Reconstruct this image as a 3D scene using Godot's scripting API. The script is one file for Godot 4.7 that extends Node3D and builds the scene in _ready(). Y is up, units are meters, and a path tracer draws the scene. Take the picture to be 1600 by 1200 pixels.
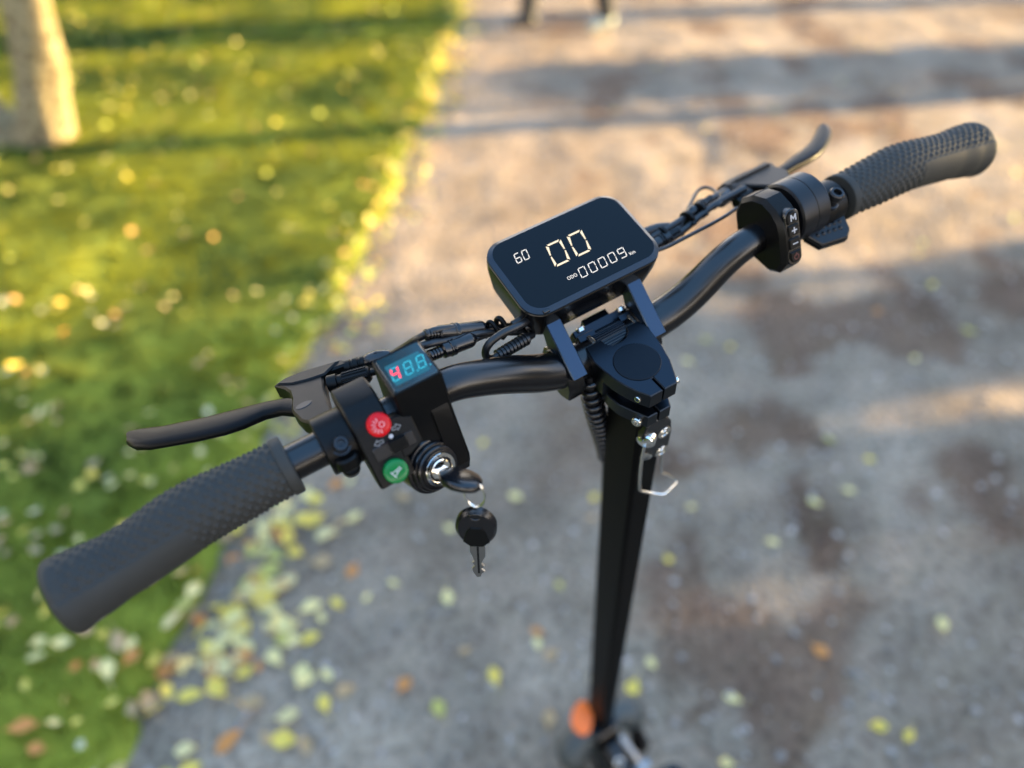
extends Node3D

# ---------------------------------------------------------------- mesh helper
class MB:
	var v := PackedVector3Array()

	func tri(a: Vector3, b: Vector3, c: Vector3) -> void:
		v.append(a); v.append(b); v.append(c)

	func quad(a: Vector3, b: Vector3, c: Vector3, d: Vector3) -> void:
		tri(a, b, c); tri(a, c, d)

	# turns the triangles added since "from" outwards (closed shapes only)
	func fix(from: int) -> void:
		var n := v.size()
		if n <= from: return
		var o := v[from]
		var vol := 0.0
		for i in range(from, n, 3):
			vol += (v[i] - o).dot((v[i + 1] - o).cross(v[i + 2] - o))
		if vol < 0.0:
			for i in range(from, n, 3):
				var t := v[i + 1]
				v[i + 1] = v[i + 2]
				v[i + 2] = t

	# rings of equal length, skinned; ends closed with a fan round their middle
	func loft(rings: Array, caps := true, round := true) -> void:
		var from := v.size()
		var m: int = rings[0].size()
		for i in rings.size() - 1:
			var a: PackedVector3Array = rings[i]
			var b: PackedVector3Array = rings[i + 1]
			for j in (m if round else m - 1):
				var k := (j + 1) % m
				quad(a[j], a[k], b[k], b[j])
		if caps:
			for e in [0, rings.size() - 1]:
				var r: PackedVector3Array = rings[e]
				var c := Vector3.ZERO
				for p in r: c += p / m
				for j in m:
					var k := (j + 1) % m
					if e == 0: tri(c, r[k], r[j])
					else: tri(c, r[j], r[k])
		fix(from)

	static func inset(poly: PackedVector2Array, d: float) -> PackedVector2Array:
		var out := PackedVector2Array()
		var n := poly.size()
		var area := 0.0
		for i in n: area += poly[i].cross(poly[(i + 1) % n])
		var s := 1.0 if area > 0.0 else -1.0
		for i in n:
			var a := (poly[i] - poly[(i + n - 1) % n]).normalized()
			var b := (poly[(i + 1) % n] - poly[i]).normalized()
			var na := Vector2(-a.y, a.x) * s
			var nb := Vector2(-b.y, b.x) * s
			var k := na + nb
			var l := maxf(k.dot(na), 0.45)
			out.append(poly[i] + k * (d / l))
		return out

	# a flat outline raised by h along u x v from o, its edges chamfered
	func prism(poly: PackedVector2Array, o: Vector3, u: Vector3, w: Vector3, h: float, top := 0.0, bottom := 0.0) -> void:
		var from := v.size()
		var n := u.cross(w).normalized()
		var levels := []
		if bottom > 0.0: levels.append([inset(poly, bottom), 0.0])
		levels.append([poly, bottom])
		levels.append([poly, h - top])
		if top > 0.0: levels.append([inset(poly, top), h])
		var rings := []
		for l in levels:
			var r := PackedVector3Array()
			for p in l[0]: r.append(o + u * p.x + w * p.y + n * l[1])
			rings.append(r)
		var m := poly.size()
		for i in rings.size() - 1:
			for j in m:
				var k := (j + 1) % m
				quad(rings[i][j], rings[i][k], rings[i + 1][k], rings[i + 1][j])
		var area := 0.0
		for i in m: area += poly[i].cross(poly[(i + 1) % m])
		for e in [0, levels.size() - 1]:
			var idx := Geometry2D.triangulate_polygon(levels[e][0])
			if idx.is_empty(): idx = Geometry2D.triangulate_polygon(poly)
			for i in range(0, idx.size(), 3):
				var a: Vector3 = rings[e][idx[i]]
				var b: Vector3 = rings[e][idx[i + 1]]
				var c: Vector3 = rings[e][idx[i + 2]]
				var up := (b - a).cross(c - a).dot(n) > 0.0
				# sides above are outward for a counter-clockwise outline
				var want: bool = (e != 0) == (area > 0.0)
				if up == want: tri(a, b, c)
				else: tri(a, c, b)
		fix(from)

	static func rrect(w: float, h: float, r: float, seg := 5) -> PackedVector2Array:
		var out := PackedVector2Array()
		var cs := [Vector2(w / 2 - r, h / 2 - r), Vector2(-w / 2 + r, h / 2 - r), Vector2(-w / 2 + r, -h / 2 + r), Vector2(w / 2 - r, -h / 2 + r)]
		for q in 4:
			for i in seg + 1:
				var t := (q + float(i) / seg) * PI / 2
				out.append(cs[q] + Vector2(cos(t), sin(t)) * r)
		return out

	static func circle(r: float, seg := 24) -> PackedVector2Array:
		var out := PackedVector2Array()
		for i in seg: out.append(Vector2(cos(TAU * i / seg), sin(TAU * i / seg)) * r)
		return out

	func box(c: Vector3, size: Vector3, bev := 0.4, b := Basis.IDENTITY) -> void:
		var bx := b.x.normalized(); var by := b.y.normalized(); var bz := b.z.normalized()
		var p := PackedVector2Array([Vector2(-size.x, -size.y) / 2, Vector2(size.x, -size.y) / 2, Vector2(size.x, size.y) / 2, Vector2(-size.x, size.y) / 2])
		prism(p, c - bz * size.z / 2, bx, by, size.z, bev, bev)

	# profile of (radius, height) turned round axis
	func lathe(prof: Array, o: Vector3, axis: Vector3, seg := 24) -> void:
		var n := axis.normalized()
		var u := n.cross(Vector3(0.31, 0.77, 0.55)).normalized()
		var w := n.cross(u)
		var rings := []
		for p in prof:
			var r := PackedVector3Array()
			for i in seg:
				var t := TAU * i / seg
				r.append(o + n * p[1] + (u * cos(t) + w * sin(t)) * p[0])
			rings.append(r)
		loft(rings)

	static func smooth(pts: Array, n := 6) -> Array:
		var out := []
		var m := pts.size()
		for i in m - 1:
			var a: Vector3 = pts[maxi(i - 1, 0)]
			var b: Vector3 = pts[i]
			var c: Vector3 = pts[i + 1]
			var d: Vector3 = pts[mini(i + 2, m - 1)]
			for k in n: out.append(b.cubic_interpolate(c, a, d, float(k) / n))
		out.append(pts[m - 1])
		return out

	# round bar along pts; rad is a number or an array spread evenly over the path
	func tube(pts: Array, rad, seg := 12, flat := 1.0, flat_dir := Vector3.UP) -> void:
		var rings := []
		var n := pts.size()
		var u := Vector3.ZERO
		for i in n:
			var t: Vector3 = (pts[mini(i + 1, n - 1)] - pts[maxi(i - 1, 0)]).normalized()
			if flat != 1.0: u = (flat_dir - t * flat_dir.dot(t)).normalized()
			elif i == 0: u = t.cross(Vector3(0.3, 0.9, 0.2)).normalized()
			else: u = (u - t * u.dot(t)).normalized()
			var w := t.cross(u)
			var rr := 1.0
			if rad is Array:
				var f: float = float(i) / (n - 1) * (rad.size() - 1)
				var k := mini(int(f), rad.size() - 2)
				rr = lerpf(rad[k], rad[k + 1], f - k)
			else: rr = rad
			var r := PackedVector3Array()
			for j in seg:
				var a := TAU * j / seg
				r.append(pts[i] + u * (cos(a) * rr * flat) + w * (sin(a) * rr))
			rings.append(r)
		loft(rings)

	func mesh(pivot := Vector3.ZERO, k := 0.001, crease := 32.0) -> ArrayMesh:
		var n := v.size()
		var fn := PackedVector3Array(); fn.resize(n / 3)
		var at := {}
		for i in range(0, n, 3):
			fn[i / 3] = (v[i + 1] - v[i]).cross(v[i + 2] - v[i])
			for j in 3:
				var q := v[i + j]
				var key := Vector3i(roundi(q.x / k * 0.1), roundi(q.y / k * 0.1), roundi(q.z / k * 0.1)) if k == 1.0 else Vector3i(roundi(q.x * 500), roundi(q.y * 500), roundi(q.z * 500))
				if k == 1.0: key = Vector3i(roundi(q.x * 5000), roundi(q.y * 5000), roundi(q.z * 5000))
				if at.has(key): at[key].append(i / 3)
				else: at[key] = PackedInt32Array([i / 3])
		var cc := cos(deg_to_rad(crease))
		var un := PackedVector3Array(); un.resize(n / 3)
		for i in n / 3: un[i] = fn[i].normalized()
		var vv := PackedVector3Array(); vv.resize(n)
		var nn := PackedVector3Array(); nn.resize(n)
		for i in range(0, n, 3):
			var f := i / 3
			for j in 3:
				var q := v[i + j]
				var key := Vector3i(roundi(q.x * 500), roundi(q.y * 500), roundi(q.z * 500))
				if k == 1.0: key = Vector3i(roundi(q.x * 5000), roundi(q.y * 5000), roundi(q.z * 5000))
				var s := Vector3.ZERO
				for g in at[key]:
					if un[g].dot(un[f]) >= cc: s += fn[g]
				var slot: int = i + [0, 2, 1][j]  # front faces run clockwise
				vv[slot] = (q - pivot) * k
				nn[slot] = s.normalized() if s.length() > 0.0 else Vector3.UP
		var arr := []
		arr.resize(Mesh.ARRAY_MAX)
		arr[Mesh.ARRAY_VERTEX] = vv
		arr[Mesh.ARRAY_NORMAL] = nn
		var am := ArrayMesh.new()
		am.add_surface_from_arrays(Mesh.PRIMITIVE_TRIANGLES, arr)
		return am


# ---------------------------------------------------------------- scene helpers
var taken := {}
var M := {}
var base_pivot := Vector3(0, -1266.93, 0)   # scooter's own axes are in millimetres from the middle of the bar
var scoot_basis := Basis(Vector3(0.85164, 0.16417, -0.49775), Vector3(-0.06925, 0.97660, 0.20362), Vector3(0.51953, -0.13894, 0.84308))
var bar_at := Vector3(0.07121, 1.23728, -0.41641)
var rng := RandomNumberGenerator.new()


func numbered(parent: Node, called: String) -> String:
	var key := str(parent.get_instance_id()) + called
	var k: int = taken.get(key, 0)
	taken[key] = k + 1
	return called if k == 0 else "%s_%03d" % [called, k]

func put(o: Node3D, called: String, parent: Node = self) -> Node3D:
	o.name = numbered(parent, called)
	parent.add_child(o, true)
	return o

func tag(o: Node, label: String, category: String, group := "") -> void:
	o.set_meta("label", label)
	o.set_meta("category", category)
	if group: o.set_meta("group", group)

func inst(m: Mesh, mat: Material, called: String, parent: Node = self) -> MeshInstance3D:
	var o := MeshInstance3D.new()
	o.mesh = m
	if mat: o.material_override = mat
	put(o, called, parent)
	return o

# a part of the scooter, given in millimetres
func part(b: MB, called: String, mat: Material, parent: Node, crease := 32.0, pivot := base_pivot) -> MeshInstance3D:
	return inst(b.mesh(pivot, 0.001, crease), mat, called, parent)

func wpart(b: MB, called: String, mat: Material, parent: Node = self, crease := 40.0) -> MeshInstance3D:
	return inst(b.mesh(Vector3.ZERO, 1.0, crease), mat, called, parent)

func lin(r: float, g: float, b: float) -> Color:
	return Color(r, g, b).linear_to_srgb()

func mat(r: float, g: float, b: float, rough := 0.5, metal := 0.0, spec := 0.5) -> StandardMaterial3D:
	var m := StandardMaterial3D.new()
	m.albedo_color = lin(r, g, b)
	m.roughness = rough
	m.metallic = metal
	m.metallic_specular = spec
	m.cull_mode = BaseMaterial3D.CULL_DISABLED
	return m

func glow(r: float, g: float, b: float, e: float) -> StandardMaterial3D:
	var m := mat(r * 0.3, g * 0.3, b * 0.3, 0.4)
	m.emission_enabled = true
	m.emission = lin(r, g, b)
	m.emission_energy_multiplier = e
	return m

func noise_image(size: int, seed_: int, freq: float, oct := 4, kind := FastNoiseLite.TYPE_SIMPLEX_SMOOTH) -> Image:
	var f := FastNoiseLite.new()
	f.seed = seed_
	f.noise_type = kind
	f.frequency = freq
	f.fractal_octaves = oct
	return f.get_seamless_image(size, size)

func bump_of(img: Image, k: float) -> ImageTexture:
	var c: Image = img.duplicate()
	c.convert(Image.FORMAT_RGBA8)
	c.bump_map_to_normal_map(k)
	return ImageTexture.create_from_image(c)

# a texture that runs through several colours (linear) by the value of a noise
func ramp_texture(img: Image, stops: Array) -> ImageTexture:
	var g := Gradient.new()
	g.offsets = PackedFloat32Array(stops.map(func(s): return s[0]))
	g.colors = PackedColorArray(stops.map(func(s): return lin(s[1], s[2], s[3])))
	var lut := []
	for i in 256: lut.append(g.sample(i / 255.0))
	var src: Image = img.duplicate()
	src.convert(Image.FORMAT_L8)
	var d := src.get_data()
	var w := src.get_width()
	var out := PackedByteArray()
	out.resize(d.size() * 3)
	for i in d.size():
		var c: Color = lut[d[i]]
		out[i * 3] = int(c.r * 255); out[i * 3 + 1] = int(c.g * 255); out[i * 3 + 2] = int(c.b * 255)
	return ImageTexture.create_from_image(Image.create_from_data(w, src.get_height(), false, Image.FORMAT_RGB8, out))

func triplanar(m: StandardMaterial3D, per_metre: float, world := true) -> void:
	m.uv1_triplanar = true
	m.uv1_world_triplanar = world
	m.uv1_scale = Vector3.ONE * per_metre

func P(x: float, y: float, z: float) -> Vector3:
	return Vector3(x, y, z)

func V2(flat: Array) -> PackedVector2Array:
	var o := PackedVector2Array()
	for i in range(0, flat.size(), 2): o.append(Vector2(flat[i], flat[i + 1]))
	return o


# ---------------------------------------------------------------- camera, sky, sun
func look() -> void:
	var cam := Camera3D.new()
	var at := CameraAttributesPhysical.new()
	at.frustum_focal_length = 22.2
	at.exposure_aperture = 1.8
	at.frustum_focus_distance = 0.475
	at.frustum_near = 0.02
	at.frustum_far = 900.0
	cam.attributes = at
	cam.name = "camera"
	cam.position = Vector3(0, 1.55, 0)
	cam.rotation_degrees = Vector3(-40, 0, 0)
	add_child(cam)
	cam.fov = 56.79
	cam.near = 0.02
	cam.far = 900.0
	cam.current = true
	var e := Environment.new()
	e.background_mode = Environment.BG_SKY
	var sky := ProceduralSkyMaterial.new()
	sky.sky_top_color = lin(0.064, 0.132, 0.24)
	sky.sky_horizon_color = lin(0.72, 0.63, 0.54)
	sky.sky_curve = 0.20
	sky.ground_bottom_color = lin(0.10, 0.09, 0.07)
	sky.ground_horizon_color = lin(0.30, 0.30, 0.28)
	sky.sun_angle_max = 30.0
	var s := Sky.new()
	s.sky_material = sky
	e.sky = s
	e.tonemap_mode = Environment.TONE_MAPPER_LINEAR
	e.tonemap_exposure = 11.0
	e.sdfgi_enabled = true
	e.ssao_enabled = true
	e.ssil_enabled = true
	var we := WorldEnvironment.new()
	we.environment = e
	we.name = "world"
	add_child(we)
	var sun := DirectionalLight3D.new()
	sun.name = "sun"
	sun.light_energy = 1.25
	sun.light_color = Color(1.0, 0.87, 0.62)
	sun.light_angular_distance = 0.6
	sun.shadow_enabled = true
	add_child(sun)
	sun.look_at_from_position(Vector3.ZERO, Vector3(-1.0, -0.216, 0.18))


func materials() -> void:
	var grain := noise_image(256, 3, 0.09, 3)
	var gn := bump_of(grain, 2.0)
	M.anod = mat(0.020, 0.025, 0.032, 0.30, 0.95, 0.5)
	M.paint = mat(0.0015, 0.0015, 0.002, 0.25, 0.0, 0.5)
	M.paint.normal_enabled = true
	M.paint.normal_texture = gn
	M.paint.normal_scale = 0.18
	triplanar(M.paint, 60.0, false)
	M.plastic = mat(0.0025, 0.0025, 0.0025, 0.36, 0.0, 0.28)
	M.lever = mat(0.0025, 0.0025, 0.0025, 0.38, 0.0, 0.22)
	M.arm = mat(0.035, 0.052, 0.078, 0.30, 0.9)
	M.plastic.normal_enabled = true
	M.plastic.normal_texture = gn
	M.plastic.normal_scale = 0.35
	triplanar(M.plastic, 90.0, false)
	M.shell = mat(0.0025, 0.0025, 0.003, 0.2, 0.0, 0.3)
	M.cap = mat(0.010, 0.012, 0.015, 0.36, 0.9)
	M.gloss = mat(0.004, 0.004, 0.005, 0.24)
	M.rubber = mat(0.029, 0.0285, 0.0255, 0.62, 0.0, 0.32)
	M.tyre = mat(0.03, 0.034, 0.03, 0.8)
	M.cable = mat(0.006, 0.006, 0.007, 0.40)
	M.steel = mat(0.62, 0.60, 0.56, 0.22, 1.0)
	M.chrome = mat(0.75, 0.74, 0.70, 0.10, 1.0)
	M.black_steel = mat(0.03, 0.03, 0.032, 0.3, 0.8)
	M.blade = mat(0.32, 0.32, 0.32, 0.35, 1.0)
	M.stem = mat(0.002, 0.002, 0.002, 0.45, 0.0, 0.14)
	M.glass = mat(0.0008, 0.0012, 0.002, 0.03, 0.0, 0.30)
	M.bezel = mat(0.026, 0.036, 0.048, 0.28, 0.6, 0.2)
	M.led = glow(1.0, 0.76, 0.45, 0.085)
	M.led_dim = glow(1.0, 0.86, 0.70, 0.088)
	M.red = glow(0.9, 0.01, 0.015, 0.022)
	M.red.roughness = 0.16
	M.red.albedo_color = lin(0.28, 0.004, 0.008)
	M.red.metallic_specular = 0.3
	M.green = mat(0.001, 0.125, 0.028, 0.16, 0.0, 0.35)
	M.icon = mat(0.42, 0.40, 0.40, 0.5)
	M.icon_pink = mat(0.5, 0.24, 0.26, 0.5)
	M.print = mat(0.18, 0.18, 0.185, 0.5)
	M.print_red = mat(0.10, 0.02, 0.015, 0.5)
	M.seg_on = glow(1.0, 0.04, 0.07, 0.20)
	M.seg_off = glow(0.04, 0.50, 0.60, 0.075)
	M.lcd = glow(0.0, 0.13, 0.17, 0.048)
	M.volt_glass = mat(0.006, 0.03, 0.04, 0.06)
	M.orange = mat(0.80, 0.15, 0.008, 0.35)


# ---------------------------------------------------------------- the scooter
func grip(path: Array, rad: Array, left: bool, parent: Node) -> void:
	# rubber sleeve with rows of small raised lozenges and a smooth palm patch
	var pts: Array = MB.smooth(path, 8)
	var nu := 168
	var nv := 168
	var st := SurfaceTool.new()
	st.begin(Mesh.PRIMITIVE_TRIANGLES)
	st.set_smooth_group(0)
	var cum := [0.0]
	for i in range(1, pts.size()): cum.append(cum[-1] + pts[i].distance_to(pts[i - 1]))
	var total: float = cum[-1]
	var ring_pos := []
	for i in nu + 1:
		var d := total * i / nu
		var k := 0
		while k < pts.size() - 2 and cum[k + 1] < d: k += 1
		var f: float = clampf((d - cum[k]) / (cum[k + 1] - cum[k]), 0, 1)
		var c: Vector3 = pts[k].lerp(pts[k + 1], f)
		var t: Vector3 = (pts[k + 1] - pts[k]).normalized()
		var e1 := (Vector3.UP - t * t.y).normalized()
		var e2 := t.cross(e1)
		if e2.z < 0: e2 = -e2
		var u := float(i) / nu
		var g := u * (rad.size() - 1)
		var q := mini(int(g), rad.size() - 2)
		var r := lerpf(rad[q], rad[q + 1], smoothstep(0, 1, g - q))
		var endf := sqrt(maxf(0.0, 1.0 - pow(clampf((u - 0.945) / 0.055, 0, 1), 2.0)))
		r *= lerpf(0.66, 1.0, endf)
		for j in nv:
			var th := TAU * j / nv
			var s := sin(TAU * u * total / 6.4) * sin(th * 15.0)
			var bump := smoothstep(0.05, 0.7, s) * 1.15
			# palm patch
			var dth := absf(wrapf(th - deg_to_rad(98.0), -PI, PI))
			var palm := smoothstep(0.43, 0.47, u) * (1.0 - smoothstep(deg_to_rad(44), deg_to_rad(50), dth))
			var m := (1.0 - palm) * smoothstep(0.015, 0.03, u) * (1.0 - smoothstep(0.92, 0.95, u))
			var rr := r + bump * m + palm * 0.8 - 0.2 * m
			rr *= 1.0 + 0.12 * smoothstep(0.35, 0.72, u) * cos(th - deg_to_rad(130))
			st.add_vertex((c + (e1 * cos(th) + e2 * sin(th)) * rr - base_pivot) * 0.001)
	for i in nu:
		for j in nv:
			var a := i * nv + j
			var b := i * nv + (j + 1) % nv
			if left:
				for x in [a, b, a + nv, b, b + nv, a + nv]: st.add_index(x)
			else:
				for x in [a, a + nv, b, b, a + nv, b + nv]: st.add_index(x)
	st.generate_normals()
	var g := inst(st.commit(), M.rubber, "grip", parent)
	var last: Vector3 = pts[-1]
	var axis: Vector3 = (pts[-1] - pts[-2]).normalized()
	var cap := MB.new()
	cap.lathe([[13.4, -3.0], [13.0, -0.2], [9.0, 0.5], [0.1, 0.6]], last, axis, 32)
	part(cap, "end_cap", M.rubber, g, 50)
	var a0: Vector3 = (pts[1] - pts[0]).normalized()
	var ring := MB.new()
	ring.lathe([[rad[0] - 1.5, -3.6], [rad[0] + 1.0, -3.4], [rad[0] + 1.6, -2.6], [rad[0] + 1.6, 2.2], [rad[0] + 1.0, 3.0], [rad[0] - 1.0, 3.4]], pts[0], a0, 48)
	part(ring, "flange", M.rubber, g, 40)


func bolt(b: MB, at: Vector3, axis: Vector3, r: float, h: float) -> void:
	# socket head: chamfered, with a recessed hexagon
	var n := axis.normalized()
	b.lathe([[r * 0.94, 0], [r, h * 0.1], [r, h * 0.82], [r * 0.86, h], [r * 0.58, h], [r * 0.55, h * 0.45], [0.05, h * 0.4]], at, n, 18)


func seg_digit(b: MB, what: String, o: Vector3, u: Vector3, w: Vector3, wd: float, ht: float, t: float, skip_off := true) -> void:
	var on := {"0": "abcdef", "4": "bcfg", "6": "acdefg", "8": "abcdefg", "9": "abcdfg"}
	var hx := wd / 2
	var hy := ht / 2
	var sl := 0.22
	var segs := {
		"a": [Vector2(-hx, hy), Vector2(hx, hy), Vector2(0, -1)], "d": [Vector2(-hx, -hy), Vector2(hx, -hy), Vector2(0, 1)], "g": [Vector2(-hx, 0), Vector2(hx, 0), Vector2(0, 0)],
		"f": [Vector2(-hx, 0), Vector2(-hx, hy), Vector2(1, 0)], "e": [Vector2(-hx, -hy), Vector2(-hx, 0), Vector2(1, 0)],
		"b": [Vector2(hx, 0), Vector2(hx, hy), Vector2(-1, 0)], "c": [Vector2(hx, -hy), Vector2(hx, 0), Vector2(-1, 0)]}
	for s in on[what]:
		var p: Vector2 = segs[s][0]
		var q: Vector2 = segs[s][1]
		var inw: Vector2 = segs[s][2]
		var d := (q - p).normalized()
		var poly := PackedVector2Array()
		if inw == Vector2.ZERO:
			var nn := Vector2(-d.y, d.x)
			poly = PackedVector2Array([p + d * t * 0.6, p + d * t * 1.2 - nn * t * 0.5, q - d * t * 1.2 - nn * t * 0.5, q - d * t * 0.6, q - d * t * 1.2 + nn * t * 0.5, p + d * t * 1.2 + nn * t * 0.5])
		else:
			var upright := absf(inw.x) > 0.5
			var gap := t * 0.42
			if upright:
				# broad at the outer end, narrow towards the middle of the figure
				if absf(p.y) > absf(q.y):
					var sw := p; p = q; q = sw
					d = -d
				poly = PackedVector2Array([p + d * gap, q - d * gap * 1.2, q - d * t * 1.55 + inw * t * 1.25, p + d * gap + inw * t * 0.55])
			else:
				poly = PackedVector2Array([p + d * (gap * 2.0), q - d * (gap * 2.0), q - d * t * 1.5 + inw * t * 0.95, p + d * t * 1.5 + inw * t * 0.95])
		for i in poly.size(): poly[i].x += poly[i].y * sl
		b.prism(poly, o, u, w, 0.12)


func text(what: String, size: float, o: Vector3, u: Vector3, w: Vector3, mtl: Material, called: String, parent: Node, bold := false) -> void:
	var t := TextMesh.new()
	var f := SystemFont.new()
	f.font_names = PackedStringArray(["Droid Sans"])
	if bold: f.font_weight = 700
	t.font = f
	t.text = what
	t.font_size = 64
	t.pixel_size = 0.01
	t.depth = 0.05
	var m := inst(t, mtl, called, parent)
	var k := size * 0.001 / 0.46
	m.transform = Transform3D(Basis(u.normalized() * k, w.normalized() * k, u.cross(w).normalized() * k * 0.3), (o - base_pivot) * 0.001)


func scooter() -> Node3D:
	var s := Node3D.new()
	put(s, "electric_scooter")
	s.transform = Transform3D(scoot_basis, bar_at + scoot_basis * base_pivot * 0.001)
	tag(s, "black electric scooter with wide handlebar, lit dashboard and grey rubber grips", "scooter")

	# handlebar
	var b := MB.new()
	var bar := [P(-236, 46.5, 0), P(-205, 46.5, 0), P(-160, 46.2, 0), P(-138, 46, 0), P(-122, 44, 0), P(-100, 34, 0), P(-82, 24, 0), P(-60, 10, 0), P(-40, 1.5, 0), P(-20, 0, 0), P(15, 0, 0), P(42, 1, 0), P(62, 5, 0), P(80, 13, 0), P(100, 26, 0), P(116, 33, 0), P(135, 35.5, 0), P(165, 35, 0), P(228, 32, 0)]
	b.tube(MB.smooth(bar, 5), [11.1, 11.1, 11.1, 11.2, 11.6, 12.2, 13.0, 13.6, 14.0, 14.0, 14.0, 13.8, 13.4, 12.8, 12.0, 11.6, 11.3, 11.2, 11.1], 40)
	var hb := part(b, "handlebar", M.paint, s, 60)
	# fine grooves round the clamped middle
	b = MB.new()
	for i in 16:
		var t := deg_to_rad(-62.0 + i * 8.0)
		var d := P(0, cos(t), sin(t))
		b.box(P(0.5, 0, 0) + d * 14.0, P(26, 1.0, 1.1), 0.3, Basis(Vector3.RIGHT, Vector3.RIGHT.cross(d), -d))
	part(b, "groove_band", M.anod, hb, 25)

	grip([P(-236, 46.5, 0), P(-262, 46.5, 0.5), P(-298, 46.5, 1), P(-332, 44, 3), P(-357, 45, 5), P(-371, 46, 6)], [16.6, 17.0, 17.8, 18.7, 19.0, 18.5, 18.4, 20.2, 22.8], true, s)
	grip([P(220, 32.5, 0), P(248, 31.5, 0), P(293, 30, 0), P(332, 25, 2), P(360, 21, 4), P(376, 18.5, 5)], [16.6, 17.8, 18.8, 19.4, 19.0, 18.6, 18.8, 20.6, 23.2], false, s)

	dash(s)
	stem_clamp(s)
	stem(s)
	left_controls(s)
	right_controls(s)
	cables(s)
	lower(s)
	return s


func dash(s: Node3D) -> void:
	var a := deg_to_rad(11.0)
	var n := P(0, cos(a), sin(a))
	var w := P(0, sin(a), -cos(a))
	var u := Vector3.RIGHT
	var c := P(-0.4, 59.7, -45)
	# housing: side walls that draw in towards the back
	var b := MB.new()
	var rings := []
	for l in [[-35.0, 102.0, 60.0, 13.0], [-32.5, 107.0, 64.5, 14.5], [-14.0, 113.0, 69.4, 15.2], [-4.6, 114.0, 70.2, 15.5], [-3.9, 113.0, 69.2, 15.2]]:
		var r := PackedVector3Array()
		for p in MB.rrect(l[1], l[2], l[3], 8): r.append(c + u * p.x + w * p.y + n * l[0])
		rings.append(r)
	b.loft(rings)
	var d := part(b, "dashboard", M.shell, s, 22)
	b = MB.new()
	rings = []
	for l in [[-3.9, 112.0, 68.4, 14.9], [-3.4, 113.4, 69.8, 15.2], [-2.2, 113.2, 69.6, 15.2], [0.0, 106.4, 63.0, 12.4]]:
		var r := PackedVector3Array()
		for p in MB.rrect(l[1], l[2], l[3], 10): r.append(c + u * p.x + w * p.y + n * l[0])
		rings.append(r)
	b.loft(rings)
	part(b, "bezel", M.bezel, d, 12)
	b = MB.new()
	b.prism(MB.rrect(106.0, 62.6, 12.2, 10), c + n * 0.02, u, w, 0.06)
	part(b, "screen", M.glass, d)
	var o := c + n * 0.1
	for g in [["0", -11.2, 3.4], ["0", 6.6, 3.3]]:
		b = MB.new()
		seg_digit(b, g[0], o + u * g[1] + w * g[2], u, w, 12.6, 19.6, 1.5)
		part(b, "digit", M.led, d)
	for g in [["6", -37.7, 13.6], ["0", -31.7, 13.4]]:
		b = MB.new()
		seg_digit(b, g[0], o + u * g[1] + w * g[2], u, w, 4.4, 8.4, 0.6)
		part(b, "digit", M.led_dim, d)
	for i in 5:
		b = MB.new()
		seg_digit(b, "00009"[i], o + u * (-5.4 + i * 8.3) + w * -19.2, u, w, 5.5, 8.3, 0.58)
		part(b, "digit", M.led_dim, d)
	text("ODO", 2.7, o + u * -14.0 + w * -18.8, u, w, M.led_dim, "lettering", d)
	text("Km", 2.5, o + u * 34.2 + w * -22.7, u, w, M.led_dim, "lettering", d)
	# clip recess at the near left corner of the bezel
	b = MB.new()
	b.box(c + u * -44.5 + w * -33.2 + n * -1.4, P(4.6, 2.4, 2.6), 0.3, Basis(u, w, n))
	part(b, "clip", M.gloss, d)
	# two bracket arms that clamp the bar and carry the dashboard
	for x in [-38.0, 30.8]:
		b = MB.new()
		var prof := V2([35.5, -50, 35.5, -15, 9.0, 18.5, 1.5, 11.0, -4, 6, 14, -16, 27.5, -22, 27.5, -50])
		b.prism(prof, P(x - 6.0, 0, 0), Vector3.UP, Vector3.BACK, 12.0, 0.7, 0.7)
		var br := part(b, "dashboard_bracket", M.arm, s)
		b = MB.new()
		var q := V2([-20.5, -6, -14, -17.5, 0, -20.5, 12, -17, 17.5, -8, 15, 6, 7, 13, -4, 17.5, -16, 15.5, -20.5, 6])
		b.prism(q, P(x - 8.5, 0, 0), Vector3.UP, Vector3.BACK, 14.0, 1.0, 1.0)
		part(b, "bar_clamp", M.paint, br)
	for x in [24.0, -20.0]:
		b = MB.new()
		bolt(b, P(x, 24, -27), P(0.2, 0.4, 1), 2.6, 5)
		part(b, "mount_screw", M.steel, d)


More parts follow.
